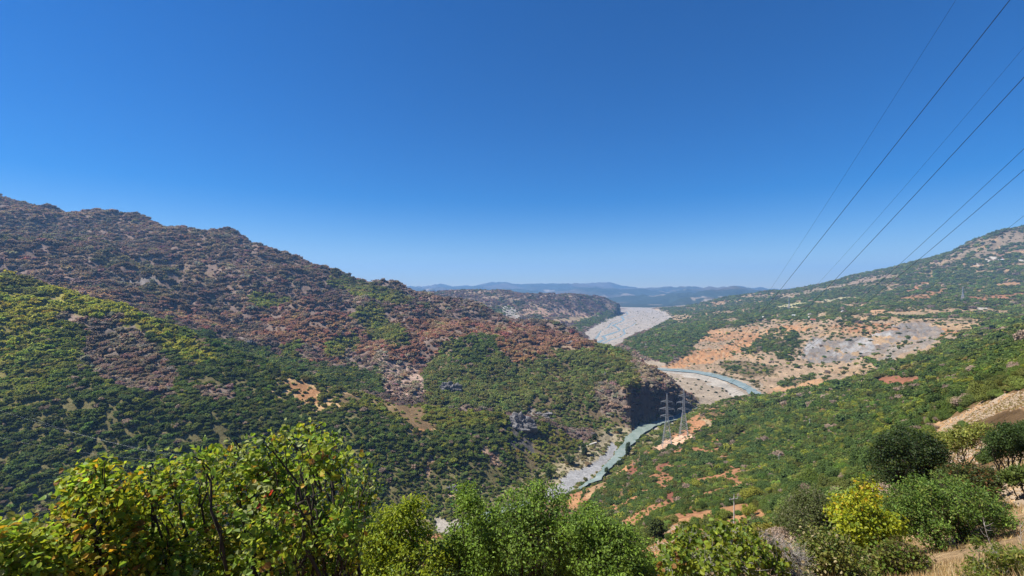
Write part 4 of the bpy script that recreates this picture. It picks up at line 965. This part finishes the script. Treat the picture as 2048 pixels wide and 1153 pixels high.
# small trees and bushes set round the clearing and along the river
def small_tree(name, label, cat, px, py, h, tintc, mesh, wide=1.0, group=None, rmin=20, sink=.05):
    g = ground_at(px, py, rmin)
    o = add_obj(name, mesh, None, (g.x, g.y, g.z - sink * h)); o.rotation_euler = (0, 0, 6.28 * rng.random())
    zt = max(v.co.z for v in mesh.vertices)
    o.scale = (h / zt * wide, h / zt * wide, h / zt); o["tint"] = [float(c) for c in tintc]
    return tag(o, label, cat, group)
small_tree('lone_oak', "dark upright little oak at the left tip of the orange clearing", "tree", 1312, 1078, 5.2, V_DARK * .9 + V_OLIVE * .2, TREE_M[0], 1.25, None, 60)
small_tree('pale_shrub', "pale green shrub at the left foot of the little oak", "shrub", 1288, 1092, 3.0, A3(.12, .15, .035), NEAR_M[0], 1.2, None, 60)
small_tree('pale_shrub', "tiny green shrub standing on the bare orange clearing", "shrub", 1337, 1082, 1.9, A3(.08, .12, .025), NEAR_M[2], 1.0, None, 60)
small_tree('square_shrub', "olive green tall shrub cutting into the orange clearing from below", "shrub", 1385, 1092, 4.6, A3(.085, .105, .025), NEAR_M[2], 1.35, None, 50)
small_tree('olive_shrub', "olive shrub below the right half of the orange clearing", "shrub", 1432, 1066, 2.8, A3(.08, .095, .025), NEAR_M[1], 1.6, None, 60)
small_tree('twiggy_shrub', "brownish twiggy shrub right of the near pole's foot", "shrub", 1510, 1066, 3.2, A3(.10, .088, .045), NEAR_M[3], 1.5, None, 60)
RIV = [(1255, 912, 17, .55, "dark pointed conifer on the right bank of the turquoise river"), (1240, 935, 9, .9, "rounded tree on the right bank just below the dark conifer"), (1212, 950, 8, .9, "grey green tree leaning over the riffle from the right bank"),
       (1168, 912, 15, .8, "tallest tree on the left bank above the pale gravel strip"), (1140, 932, 12, 1.0, "dark clump tree on the left bank where the gravel begins"), (1098, 958, 11, 1.1, "broad tree at the lower end of the left bank"),
       (1215, 870, 9, 1.1, "tree at the upper end of the left gravel bank with its shade beside it"), (1240, 868, 8, 1.2, "low tree beside the water under the dark cliff"), (1188, 884, 8, 1.1, "tree beside the small concrete ramp on the left bank"), (1075, 962, 9, 1.0, "dark tree above the river in front of the big evergreen bush")]
for x, y, h, w_, l_ in RIV:
    small_tree('riverside_tree', l_, "tree", x, y, h, V_DARK * .6 + V_TREE * .3 + A3(.015, .02, .012) * rng.random(), TREE_M[int(rng.integers(0, 3))], w_ * 1.2, "trees along the river banks", 200)
BAR = [(1375, 768), (1393, 772), (1402, 780), (1418, 783), (1412, 765), (1432, 788), (1445, 779), (1460, 790), (1425, 776), (1388, 790), (1396, 762), (1440, 796), (1452, 784), (1408, 795), (1470, 795), (1382, 780), (1360, 765)]
for x, y in BAR:
    small_tree('bar_shrub', "tiny dark shrub dotted on the pale gravel bar", "shrub", x, y, 2.2 + 1.6 * rng.random(), V_DARK, MID_M[int(rng.integers(0, 5))], 1.1, "small shrubs dotted on the gravel bar", 700)

# dry grass on the ground beside the road
gx, gy = [], []
r = np.random.default_rng(77)
n = 60000
a_ = r.uniform(math.radians(34), math.radians(56), n); d_ = np.exp(r.uniform(math.log(4.5), math.log(26), n))
gx, gy = np.sin(a_) * d_, np.cos(a_) * d_; gz = ground_z(gx, gy)
keep = (fbm(gx, gy, 2.5, 3, 88) + .5 * fbm(gx, gy, .7, 2, 89) > -.28 + .25 * (d_ > 13)); gx, gy, gz, d_ = gx[keep], gy[keep], gz[keep], d_[keep]; n = len(gx)
h_ = (.05 + .15 * r.random(n) ** 2) * (1 + .4 * fbm(gx, gy, 1.3, 2, 90)); tt_ = r.uniform(0, 6.28, n); lean = np.stack([r.normal(size=n) * .35, r.normal(size=n) * .35], 1) * h_[:, None]
wv = np.stack([np.cos(tt_), np.sin(tt_)], 1) * (.002 + .0005 * d_)[:, None]
V = np.empty((n, 3, 3)); V[:, 0] = np.stack([gx - wv[:, 0], gy - wv[:, 1], gz - .03], 1); V[:, 1] = np.stack([gx + wv[:, 0], gy + wv[:, 1], gz - .03], 1); V[:, 2] = np.stack([gx + lean[:, 0], gy + lean[:, 1], gz + h_], 1)
me = np_mesh('dry_grass', V.reshape(-1, 3), np.arange(3 * n), 3, [M_LEAF])
gp = np.array([(.46, .34, .17), (.38, .26, .13), (.52, .42, .26), (.30, .17, .09), (.24, .23, .08)])[r.choice(5, n, p=[.38, .25, .2, .12, .05])] * np.exp(.2 * r.normal(size=(n, 1)))
gp = np.repeat(np.clip(gp, .02, .7), 3, 0); ca = me.attributes.new("leafcol", 'FLOAT_COLOR', 'POINT'); ca.data.foreach_set("color", np.concatenate([gp, np.ones((3 * n, 1))], 1).astype(np.float32).ravel())
tag(add_obj('dry_grass', me), "dry straw coloured grass on the bank by the bottom right corner", "grass", None, 'stuff')

# loose stones and dry tufts on the bare banks
bi, bj = np.nonzero(NEARHILL & (VD < .05) & (RR > 15) & (RR < 125) & (PX > 1250) & (PX < 2150) & ~near)
r = np.random.default_rng(99)
pk = r.choice(len(bi), 2600, p=(cellA[bi, bj] ** .75) / (cellA[bi, bj] ** .75).sum())
tx = th[bi[pk]] + (r.random(2600) - .5) * (th[1] - th[0]); tl = lr[bj[pk]] + (r.random(2600) - .5) * (lr[1] - lr[0]); qx, qy = np.sin(tx) * np.exp(tl), np.cos(tx) * np.exp(tl); qz = ground_z(qx, qy)
rs = .05 + .16 * r.random(2600) ** 3 + .0012 * np.exp(tl)
oc = np.array([(1, 0, 0), (0, 1, 0), (-1, 0, 0), (0, -1, 0), (0, 0, .7), (0, 0, -.5)], float)
V = (oc[None] * (1 + .45 * r.normal(size=(2600, 6, 3)).clip(-1, 1))) * rs[:, None, None] + np.stack([qx, qy, qz + .02], 1)[:, None, :]
F = (np.arange(2600)[:, None, None] * 6 + np.array([(0, 1, 4), (1, 2, 4), (2, 3, 4), (3, 0, 4), (1, 0, 5), (2, 1, 5), (3, 2, 5), (0, 3, 5)])[None]).reshape(-1)
tag(add_obj('stones', np_mesh('stones', V.reshape(-1, 3), F, 3, [plain("pale_stone", (.33, .255, .18), .95, 0, 1.2, .4)])), "loose pale stones lying on the bare orange banks", "stones", None, 'stuff')
n = 26000; pk = r.choice(len(bi), n, p=(cellA[bi, bj] ** .7) / (cellA[bi, bj] ** .7).sum())
tx = th[bi[pk]] + (r.random(n) - .5) * (th[1] - th[0]); tl = lr[bj[pk]] + (r.random(n) - .5) * (lr[1] - lr[0]); qx, qy = np.sin(tx) * np.exp(tl), np.cos(tx) * np.exp(tl)
kp = fbm(qx, qy, 9, 3, 33) + .4 * gnoise(qx / 1.5, qy / 1.5, 34) > .12; qx, qy, tl = qx[kp], qy[kp], tl[kp]; n = len(qx); qz = ground_z(qx, qy)
h_ = .10 + .22 * r.random(n); tt_ = r.uniform(0, 6.28, n); wv = np.stack([np.cos(tt_), np.sin(tt_)], 1) * (.008 + .0006 * np.exp(tl))[:, None]; ln = r.normal(size=(n, 2)) * .4 * h_[:, None]
V = np.stack([np.stack([qx - wv[:, 0], qy - wv[:, 1], qz - .03], 1), np.stack([qx + wv[:, 0], qy + wv[:, 1], qz - .03], 1), np.stack([qx + ln[:, 0], qy + ln[:, 1], qz + h_], 1)], 1)
me = np_mesh('dry_tufts', V.reshape(-1, 3), np.arange(3 * n), 3, [M_LEAF]); gp = np.repeat(np.array([(.36, .27, .13), (.30, .20, .10), (.24, .22, .08)])[r.integers(0, 3, n)] * np.exp(.2 * r.normal(size=(n, 1))), 3, 0)
ca = me.attributes.new("leafcol", 'FLOAT_COLOR', 'POINT'); ca.data.foreach_set("color", np.concatenate([gp, np.ones((3 * n, 1))], 1).astype(np.float32).ravel())
tag(add_obj('dry_tufts', me), "thin dry grass tufts scattered over the bare orange banks", "grass", None, 'stuff')

def stalk(label, px0, py0, px1, py1, Yd, seed):
    r = np.random.default_rng(seed); a = at_px(px0, py0, Yd); b = at_px(px1, py1, Yd)
    a[2] = float(ground_z(a[:1], a[1:2])[0]) - .05
    ps = [(wander(a, b, 8, r, .08), np.linspace(.007, .003, 8))]
    for k in range(7):
        t = .55 + .4 * r.random(); s = a * (1 - t) + b * t; e = s + np.array([r.normal() * .06, r.normal() * .06, .05 + .08 * r.random()]); ps.append((np.array([s, (s + e) / 2 + .01 * r.normal(size=3), e]), np.array([.003, .0025, .0015])))
    V, F = tubes(ps, 5); o = add_obj('dry_stalk', np_mesh('dry_stalk', V - a, F, 4, [M_GREYBARK], True), None, tuple(a)); tag(o, label, "stalk")
stalk("tall dry pale stalk leaning in front of the spreading green bush", 1990, 1095, 1966, 1035, 8.5, 5)
stalk("dry pale stalk at the right edge of the picture above the dry grass", 2045, 1090, 2040, 1048, 8.0, 6)

# ------------------------------------------------------------------ pylons, poles, cables
def beam(a, b, w):
    a, b = Vector(a), Vector(b); d = (b - a); L = d.length; d.normalize()
    s = d.cross(Vector((0, 0, 1)) if abs(d.z) < .9 else Vector((1, 0, 0))).normalized() * w / 2; t = d.cross(s).normalized() * w / 2
    c = [a - s - t, a + s - t, a + s + t, a - s + t, b - s - t, b + s - t, b + s + t, b - s + t]
    return [tuple(v) for v in c], [(0, 3, 2, 1), (4, 5, 6, 7), (0, 1, 5, 4), (1, 2, 6, 5), (2, 3, 7, 6), (3, 0, 4, 7)]
def beams(name, segs, mat, parent=None, w=.2):
    V, F = [], []
    for s in segs:
        v, f = beam(s[0], s[1], s[2] if len(s) > 2 else w); F += [tuple(i + len(V) for i in q_) for q_ in f]; V += v
    return add_obj(name, np_mesh(name, V, np.array(F), 4, [mat]), parent)

ARMS = [(.60, 5.2), (.735, 6.4), (.87, 5.0)]
def pylon(label, loc, H, rotz, w=.2, scale_arm=1.0):
    root = thing('lattice_pylon', label, 'pylon', loc, rotz, "lattice pylons of the power line")
    def half(t): return (.072 * (1 - t / .58) + .020) * H if t < .58 else (.020 - .012 * (t - .58) / .42) * H
    lv = [0, .11, .21, .30, .38, .45, .52, .58, .64, .70, .76, .82, .88, .94, 1.0]
    cs = ((-1, -1), (1, -1), (1, 1), (-1, 1))
    def P(t, c): return (c[0] * half(t), c[1] * half(t), t * H)
    for c in cs:
        beams('leg', [(P(lv[k], c), P(lv[k + 1], c)) for k in range(len(lv) - 1)], M_STEEL, root, w * 1.25)
    br = []
    for k in range(len(lv) - 1):
        for q_ in range(4):
            a, b = cs[q_], cs[(q_ + 1) % 4]
            br += [(P(lv[k], a), P(lv[k + 1], b)), (P(lv[k], b), P(lv[k + 1], a)), (P(lv[k + 1], a), P(lv[k + 1], b))]
    beams('bracing', br, M_STEEL, root, w * .6)
    tips = []
    for t, Lm in ARMS:
        L = Lm * scale_arm * H / 52
        for s in (-1, 1):
            hx = half(t); z = t * H; tip = (s * (hx + L), 0, z + .2)
            sg = [((s * hx, -hx, z), tip), ((s * hx, hx, z), tip), ((s * hx, -hx, z + 2.0 * H / 52), tip), ((s * hx, hx, z + 2.0 * H / 52), tip)]
            for f in (.35, .7):
                lo = Vector((s * hx, -hx, z)).lerp(Vector(tip), f); up_ = Vector((s * hx, -hx, z + 2.0 * H / 52)).lerp(Vector(tip), f); l2 = Vector((s * hx, hx, z)).lerp(Vector(tip), f); sg += [(lo, up_), (lo, l2)]
            arm = beams('cross_arm', sg, M_STEEL, root, w * .95)
            V, F = tubes([(np.array([[tip[0], 0, tip[2] - .1 - .32 * q_] for q_ in range(9)]), np.array([.05, .16, .08, .16, .08, .16, .08, .16, .05]) * 1.1)], 7)
            add_obj('insulator', np_mesh('insulator', V, F, 4, [M_CERAMIC], True), arm)
            tips.append((tip[0], 0, tip[2] - 2.7))
    beams('earth_peak', [(P(1.0, c), (0, 0, H * 1.035)) for c in cs], M_STEEL, root, w * .8)
    Rm = Matrix.Rotation(rotz, 4, 'Z')
    return [tuple(Rm @ Vector(t) + Vector(loc)) for t in tips] + [tuple(Rm @ Vector((0, 0, H * 1.035)) + Vector(loc))]
def pyl_at(px, py, top, label, rotz, rmin, w):
    g = ground_at(px, py, rmin); H = (py - top) / FPX * g.y / 1.035
    return pylon(label, (g.x, g.y, g.z - .3), H, rotz, w)
T1 = pyl_at(1333, 897, 788, "nearer lattice pylon with three pairs of arms in front of the dark cliff", math.radians(-12), 300, .27)
T2 = pyl_at(1367, 877, 777, "taller looking lattice pylon right behind the first, its foot on a bare spur", math.radians(-12), 300, .28)
pyl_at(1925, 602, 574, "single far pylon standing small on the green upper slope", math.radians(20), 1000, .5)
pyl_at(1578, 620, 596, "faint distant pylon low on the far slope left of the village", math.radians(20), 1500, .6)

def cable(label, a, b, sag, rad, mat=M_WIRE, name='power_cable', group="cables of the power line"):
    t = np.linspace(0, 1, 90)[:, None]; P = np.array(a) * (1 - t) + np.array(b) * t; P[:, 2] -= (4 * sag * t * (1 - t))[:, 0]
    V, F = tubes([(P, np.full(90, rad))], 6); o = add_obj(name, np_mesh(name, V - P[0], F, 4, [mat], True), None, tuple(P[0])); tag(o, label, 'cable', group)
def cable_through(label, start, p1, y1, p2, rad):
    """from a pylon arm through the point of sky p1 (y1 metres ahead) and on past the camera; p2 fixes the sag"""
    A = np.array(start); B = at_px(p1[0], p1[1], y1)
    best = None
    for s in np.linspace(0, 30, 61):               # the sag that brings the hanging cable through p2
        t = np.linspace(0, 1, 200)[:, None]; P = A * (1 - t) + B * t; P[:, 2] -= (4 * s * t * (1 - t))[:, 0]
        u = 1024 + FPX * P[:, 0] / P[:, 1]; v = 576.5 - FPX * P[:, 2] / P[:, 1]; e = abs(np.interp(p2[1], v[::-1], u[::-1]) - p2[0]) if v[-1] < v[0] else 9e9
        if best is None or e < best[0]: best = (e, s)
    s = best[1]; D = B - A; E = A + D * 1.6
    t = np.linspace(0, 1.5, 140)[:, None]; P = A + D * t; P[:, 2] -= (4 * s * t * (1 - t))[:, 0]
    P = P[P[:, 1] > 14]
    V, F = tubes([(P, np.full(len(P), rad))], 6); o = add_obj('power_cable', np_mesh('power_cable', V - P[0], F, 4, [M_WIRE], True), None, tuple(P[0])); tag(o, label, 'cable', "overhead power cables")
cable_through("boldest overhead cable, steepest of the dark ones, leaving at the top right corner", T1[1], (2020, 0), 62, (1720, 380), .052)
cable_through("bold overhead cable just right of the steepest one", T2[1], (2048, 155), 74, (1800, 422), .052)
cable_through("overhead cable meeting the right edge above the two lowest ones", T2[3], (2048, 298), 98, (1880, 455), .040)
cable_through("overhead cable in the lowest close pair, the one nearer the hill", T2[5], (2048, 340), 104, (1880, 484), .050)
cable_through("thin faint overhead wire leftmost of all, left of the boldest cable", T1[3], (1912, 0), 74, (1690, 350), .021)
cable_through("very faint overhead wire running between the two bold cables", T2[6], (2048, 95), 92, (1800, 385), .022)
cable_through("short faint wire low at the right edge just above the skyline", T2[5], (2048, 432), 150, (2010, 462), .040)
for k, (a, b) in enumerate((((-60, 800), (470, 935)), ((-60, 860), (400, 925)), ((60, 835), (430, 918)))):
    ga = at_px(a[0], a[1], 150); gb = at_px(b[0], b[1], 120)
    cable(["upper pale wire crossing in front of the dark left slope", "lower pale wire crossing in front of the dark left slope", "short pale wire between the two others over the left slope"][k], ga, gb, 2.0, .007, M_WIREPALE, 'pale_wire', "pale wires over the left slope")

def utility_pole(label, px, py, top, rmin, rot=.3):
    g = ground_at(px, py, rmin); H = (py - top) / FPX * g.y
    root = thing('utility_pole', label, 'utility pole', (g.x, g.y, g.z - .2), rot, "utility poles on the scrub slope")
    k = max(1.0, g.y / 150)
    V, F = tubes([(np.array([[0, 0, 0], [0, 0, H * .5], [0, 0, H + .2]]), np.array([.15, .12, .09]) * k)], 8); add_obj('post', np_mesh('post', V, F, 4, [M_POLE], True), root)
    beams('crossbar', [((-1.15, 0, H - .5), (1.15, 0, H - .5))], M_POLE, root, .13 * k)
    for s in (-1, 0, 1):
        V, F = tubes([(np.array([[s, 0, H - .44 + q_ * .08] for q_ in range(6)]) if s else np.array([[0, 0, H + .2 + q_ * .08] for q_ in range(6)]), np.array([.04, .08, .04, .08, .05, .02]) * k)], 6)
        add_obj('insulator', np_mesh('insulator', V, F, 4, [M_CERAMIC], True), root)
    g2 = root.location; return (g2.x, g2.y, g2.z + H - .2)
U = [utility_pole("nearest grey utility pole rising from the edge of the orange clearing", 1467, 1062, 992, 90), utility_pole("second utility pole, above and right of the near orange clearing", 1557, 932, 912, 150),
     utility_pole("third utility pole up the scrub slope", 1594, 885, 873, 200), utility_pole("farthest small utility pole, highest up the scrub slope", 1621, 858, 839, 200)]

# ------------------------------------------------------------------ village houses far up the slope
def house(label, px, py, w, d, h, roof_mat, wall_mat, rot, roof='gable'):
    g = ground_at(px, py, 1000); root = thing('village_house', label, 'house', (g.x, g.y, g.z - .6), rot, "houses of the hillside village")
    V = [(-w / 2, -d / 2, 0), (w / 2, -d / 2, 0), (w / 2, d / 2, 0), (-w / 2, d / 2, 0), (-w / 2, -d / 2, h), (w / 2, -d / 2, h), (w / 2, d / 2, h), (-w / 2, d / 2, h), (-w / 2, 0, h + d * .28), (w / 2, 0, h + d * .28)]
    add_obj('wall', np_mesh('wall', V, [0, 1, 5, 4, 2, 3, 7, 6, 1, 2, 6, 9, 5, 3, 0, 4, 8, 7], [4, 4, 5, 5], [wall_mat]), root)
    e = .5; zr_ = h + d * .28 + .2; ze = h - e * .56 + .2
    V = [(-w / 2 - e, -d / 2 - e, ze), (w / 2 + e, -d / 2 - e, ze), (w / 2 + e, 0, zr_), (-w / 2 - e, 0, zr_), (w / 2 + e, d / 2 + e, ze), (-w / 2 - e, d / 2 + e, ze)]
    V += [(x, y, z + .2) for x, y, z in V]
    rf = add_obj('roof', np_mesh('roof', V, [0, 3, 2, 1, 3, 5, 4, 2, 6, 7, 8, 9, 9, 8, 10, 11, 0, 1, 7, 6, 5, 11, 10, 4, 0, 6, 9, 3, 3, 9, 11, 5, 1, 2, 8, 7, 2, 4, 10, 8], 4, [roof_mat]), root)
    beams('chimney', [((w * .25, d * .1, h + .5), (w * .25, d * .1, h + d * .28 + 1.4))], wall_mat, rf, .8)
    for x in (-w * .3, 0, w * .3):
        add_obj('window', np_mesh('window', [(x - .6, -d / 2 - .04, 1.2), (x + .6, -d / 2 - .04, 1.2), (x + .6, -d / 2 - .04, 2.7), (x - .6, -d / 2 - .04, 2.7)], [0, 1, 2, 3], 4, [M_GLASS]), root)
    add_obj('door', np_mesh('door', [(w * .15 - .5, -d / 2 - .05, 0.5), (w * .15 + .5, -d / 2 - .05, .5), (w * .15 + .5, -d / 2 - .05, 2.6), (w * .15 - .5, -d / 2 - .05, 2.6)], [0, 1, 2, 3], 4, [M_DOOR]), root)
M_GLASS = plain("dark_window_glass", (.03, .035, .045), .15, 0, 3, .2); M_DOOR = plain("door_paint", (.16, .10, .06), .6, 0, 3, .2)
M_WHITE = plain("white_render", (.72, .70, .66), .8, 0, .6, .15); M_CREAM = plain("cream_render", (.58, .50, .40), .85, 0, .6, .2)
M_TILE = plain("red_tile", (.36, .12, .075), .8, 0, 1.5, .35); M_SHEET = plain("pale_sheet_roof", (.74, .74, .75), .5, .1, 1.0, .15); M_GREYROOF = plain("grey_roof", (.34, .32, .31), .8, 0, 1.0, .3)
house("white roofed house leftmost in the village on the far slope", 1587, 634, 14, 9, 4, M_SHEET, M_WHITE, .2)
house("red roofed house by the orange gully, lower of the two red roofs", 1625, 641, 15, 10, 4.5, M_TILE, M_CREAM, -.3)
house("white walled house just above the red roof", 1620, 632, 11, 8, 4.5, M_GREYROOF, M_WHITE, .1)
house("red roofed house half hidden above the lower red roof", 1621, 637, 13, 9, 4, M_TILE, M_WHITE, .4)
house("small white house right of the tan field in the village", 1699, 625, 10, 8, 4, M_SHEET, M_WHITE, -.1)
house("small cream house by the right end of the dirt track", 1717, 624, 10, 8, 4, M_GREYROOF, M_CREAM, .3)
house("pale grey house left of the white house by the field", 1686, 626, 9, 7, 3.6, M_GREYROOF, M_WHITE, .5)
house("tiny pale house lower in the orchards left of the village", 1527, 637, 10, 8, 4, M_SHEET, M_CREAM, 0)
house("white house standing alone by the high track at the right edge", 2005, 523, 14, 9, 4, M_SHEET, M_WHITE, .1)
house("tiny white hut in the dense green slope near the braided river", 1289, 693, 9, 7, 3.6, M_SHEET, M_WHITE, .3)

# ------------------------------------------------------------------ rock outcrops and the small concrete ramp
def outcrop(label, px, py, wpx, hpx, seed, rmin=570):
    """a bed of grey rock sticking out of the hillside: stepped ledges, broken face"""
    import bmesh
    g = ground_at(px, py, rmin); sc_ = g.y / FPX; r = np.random.default_rng(seed)
    bm = bmesh.new(); bmesh.ops.create_icosphere(bm, subdivisions=5, radius=1.0)
    v = np.array([p.co[:] for p in bm.verts]); f = np.array([[q_.index for q_ in p.verts] for p in bm.faces]); bm.free()
    rx, ry, rz = wpx * sc_ / 2, wpx * sc_ * .26, hpx * sc_ * .52
    a = gnoise(v[:, 0] * 1.7 + seed, v[:, 2] * 1.7 + v[:, 1]) * .42 + gnoise(v[:, 0] * 4 + seed, v[:, 2] * 4 + v[:, 1] * 3) * .26 + gnoise(v[:, 0] * 9 + v[:, 1] * 5, v[:, 2] * 9 + seed) * .07
    a += -.16 * np.abs(gnoise(v[:, 0] * 5 + seed * 3 + v[:, 2] * 1.5, v[:, 1] * 2))
    v = v * (1 + a)[:, None]; zq = v[:, 2] * 6 + v[:, 0] * 1.2; v[:, 2] += .07 * (np.floor(zq) - zq + .5)
    v *= np.array([rx, ry, rz])
    o = add_obj('rock_outcrop', np_mesh('rock_outcrop', v, f, 3, [M_ROCK]), None, (g.x, g.y + ry * .8, g.z - rz * .1)); tag(o, label, "rock outcrop", "grey rock outcrops on the left slopes")
outcrop("grey rock face on the green nose below the pale scree", 897, 785, 50, 44, 3)
outcrop("broad grey cliff face on the lower left spur above the river", 1038, 862, 66, 52, 5, 400)
outcrop("long low grey ledge between the green nose and the lower spur", 1085, 832, 70, 16, 8)
outcrop("small pale rock knob on top of the green nose", 1212, 754, 22, 14, 9)
outcrop("small grey rocks high in the burnt gully on the left", 140, 545, 34, 14, 11)
outcrop("pale rock at the foot of the rust coloured slope", 492, 690, 28, 16, 13)
outcrop("pale rock slab on the crest near the braided river", 1150, 688, 34, 10, 14)
outcrop("pinkish broken rock above the grey gravel patch", 905, 990, 26, 24, 15, 300)
g = ground_at(1183, 892, 400)
tag(beams('concrete_ramp', [((g.x - 12, g.y - 6, g.z - .5), (g.x + 8, g.y + 6, g.z + 1.6), 2.2), ((g.x - 12, g.y - 6, g.z + .4), (g.x + 8, g.y + 6, g.z + 2.6), .5)], plain("pale_concrete", (.5, .47, .42), .9, 0, .8, .3)), "pale concrete ramp slanting down to the left gravel bank", "ramp")

# ------------------------------------------------------------------ air
bm_v = [(-19500, -600, -330), (19500, -600, -330), (19500, 19000, -330), (-19500, 19000, -330), (-19500, -600, 900), (19500, -600, 900), (19500, 19000, 900), (-19500, 19000, 900)]
M_HAZE = bpy.data.materials.new("haze"); M_HAZE.use_nodes = True; nt = M_HAZE.node_tree
for nn in list(nt.nodes):
    if nn.type == 'BSDF_PRINCIPLED': nt.nodes.remove(nn)
pv = nt.nodes.new("ShaderNodeVolumePrincipled"); pv.inputs["Color"].default_value = (.28, .55, 1.0, 1); pv.inputs["Density"].default_value = HAZE; pv.inputs["Anisotropy"].default_value = 0.1
nt.links.new(pv.outputs[0], nt.nodes["Material Output"].inputs["Volume"])
tag(add_obj('haze', np_mesh('haze', bm_v, [0, 3, 2, 1, 4, 5, 6, 7, 0, 1, 5, 4, 1, 2, 6, 5, 2, 3, 7, 6, 3, 0, 4, 7], 4, [M_HAZE])), "thin blue air over the whole valley", None, None, 'stuff')
print("Z range", Z.min(), Z.max())
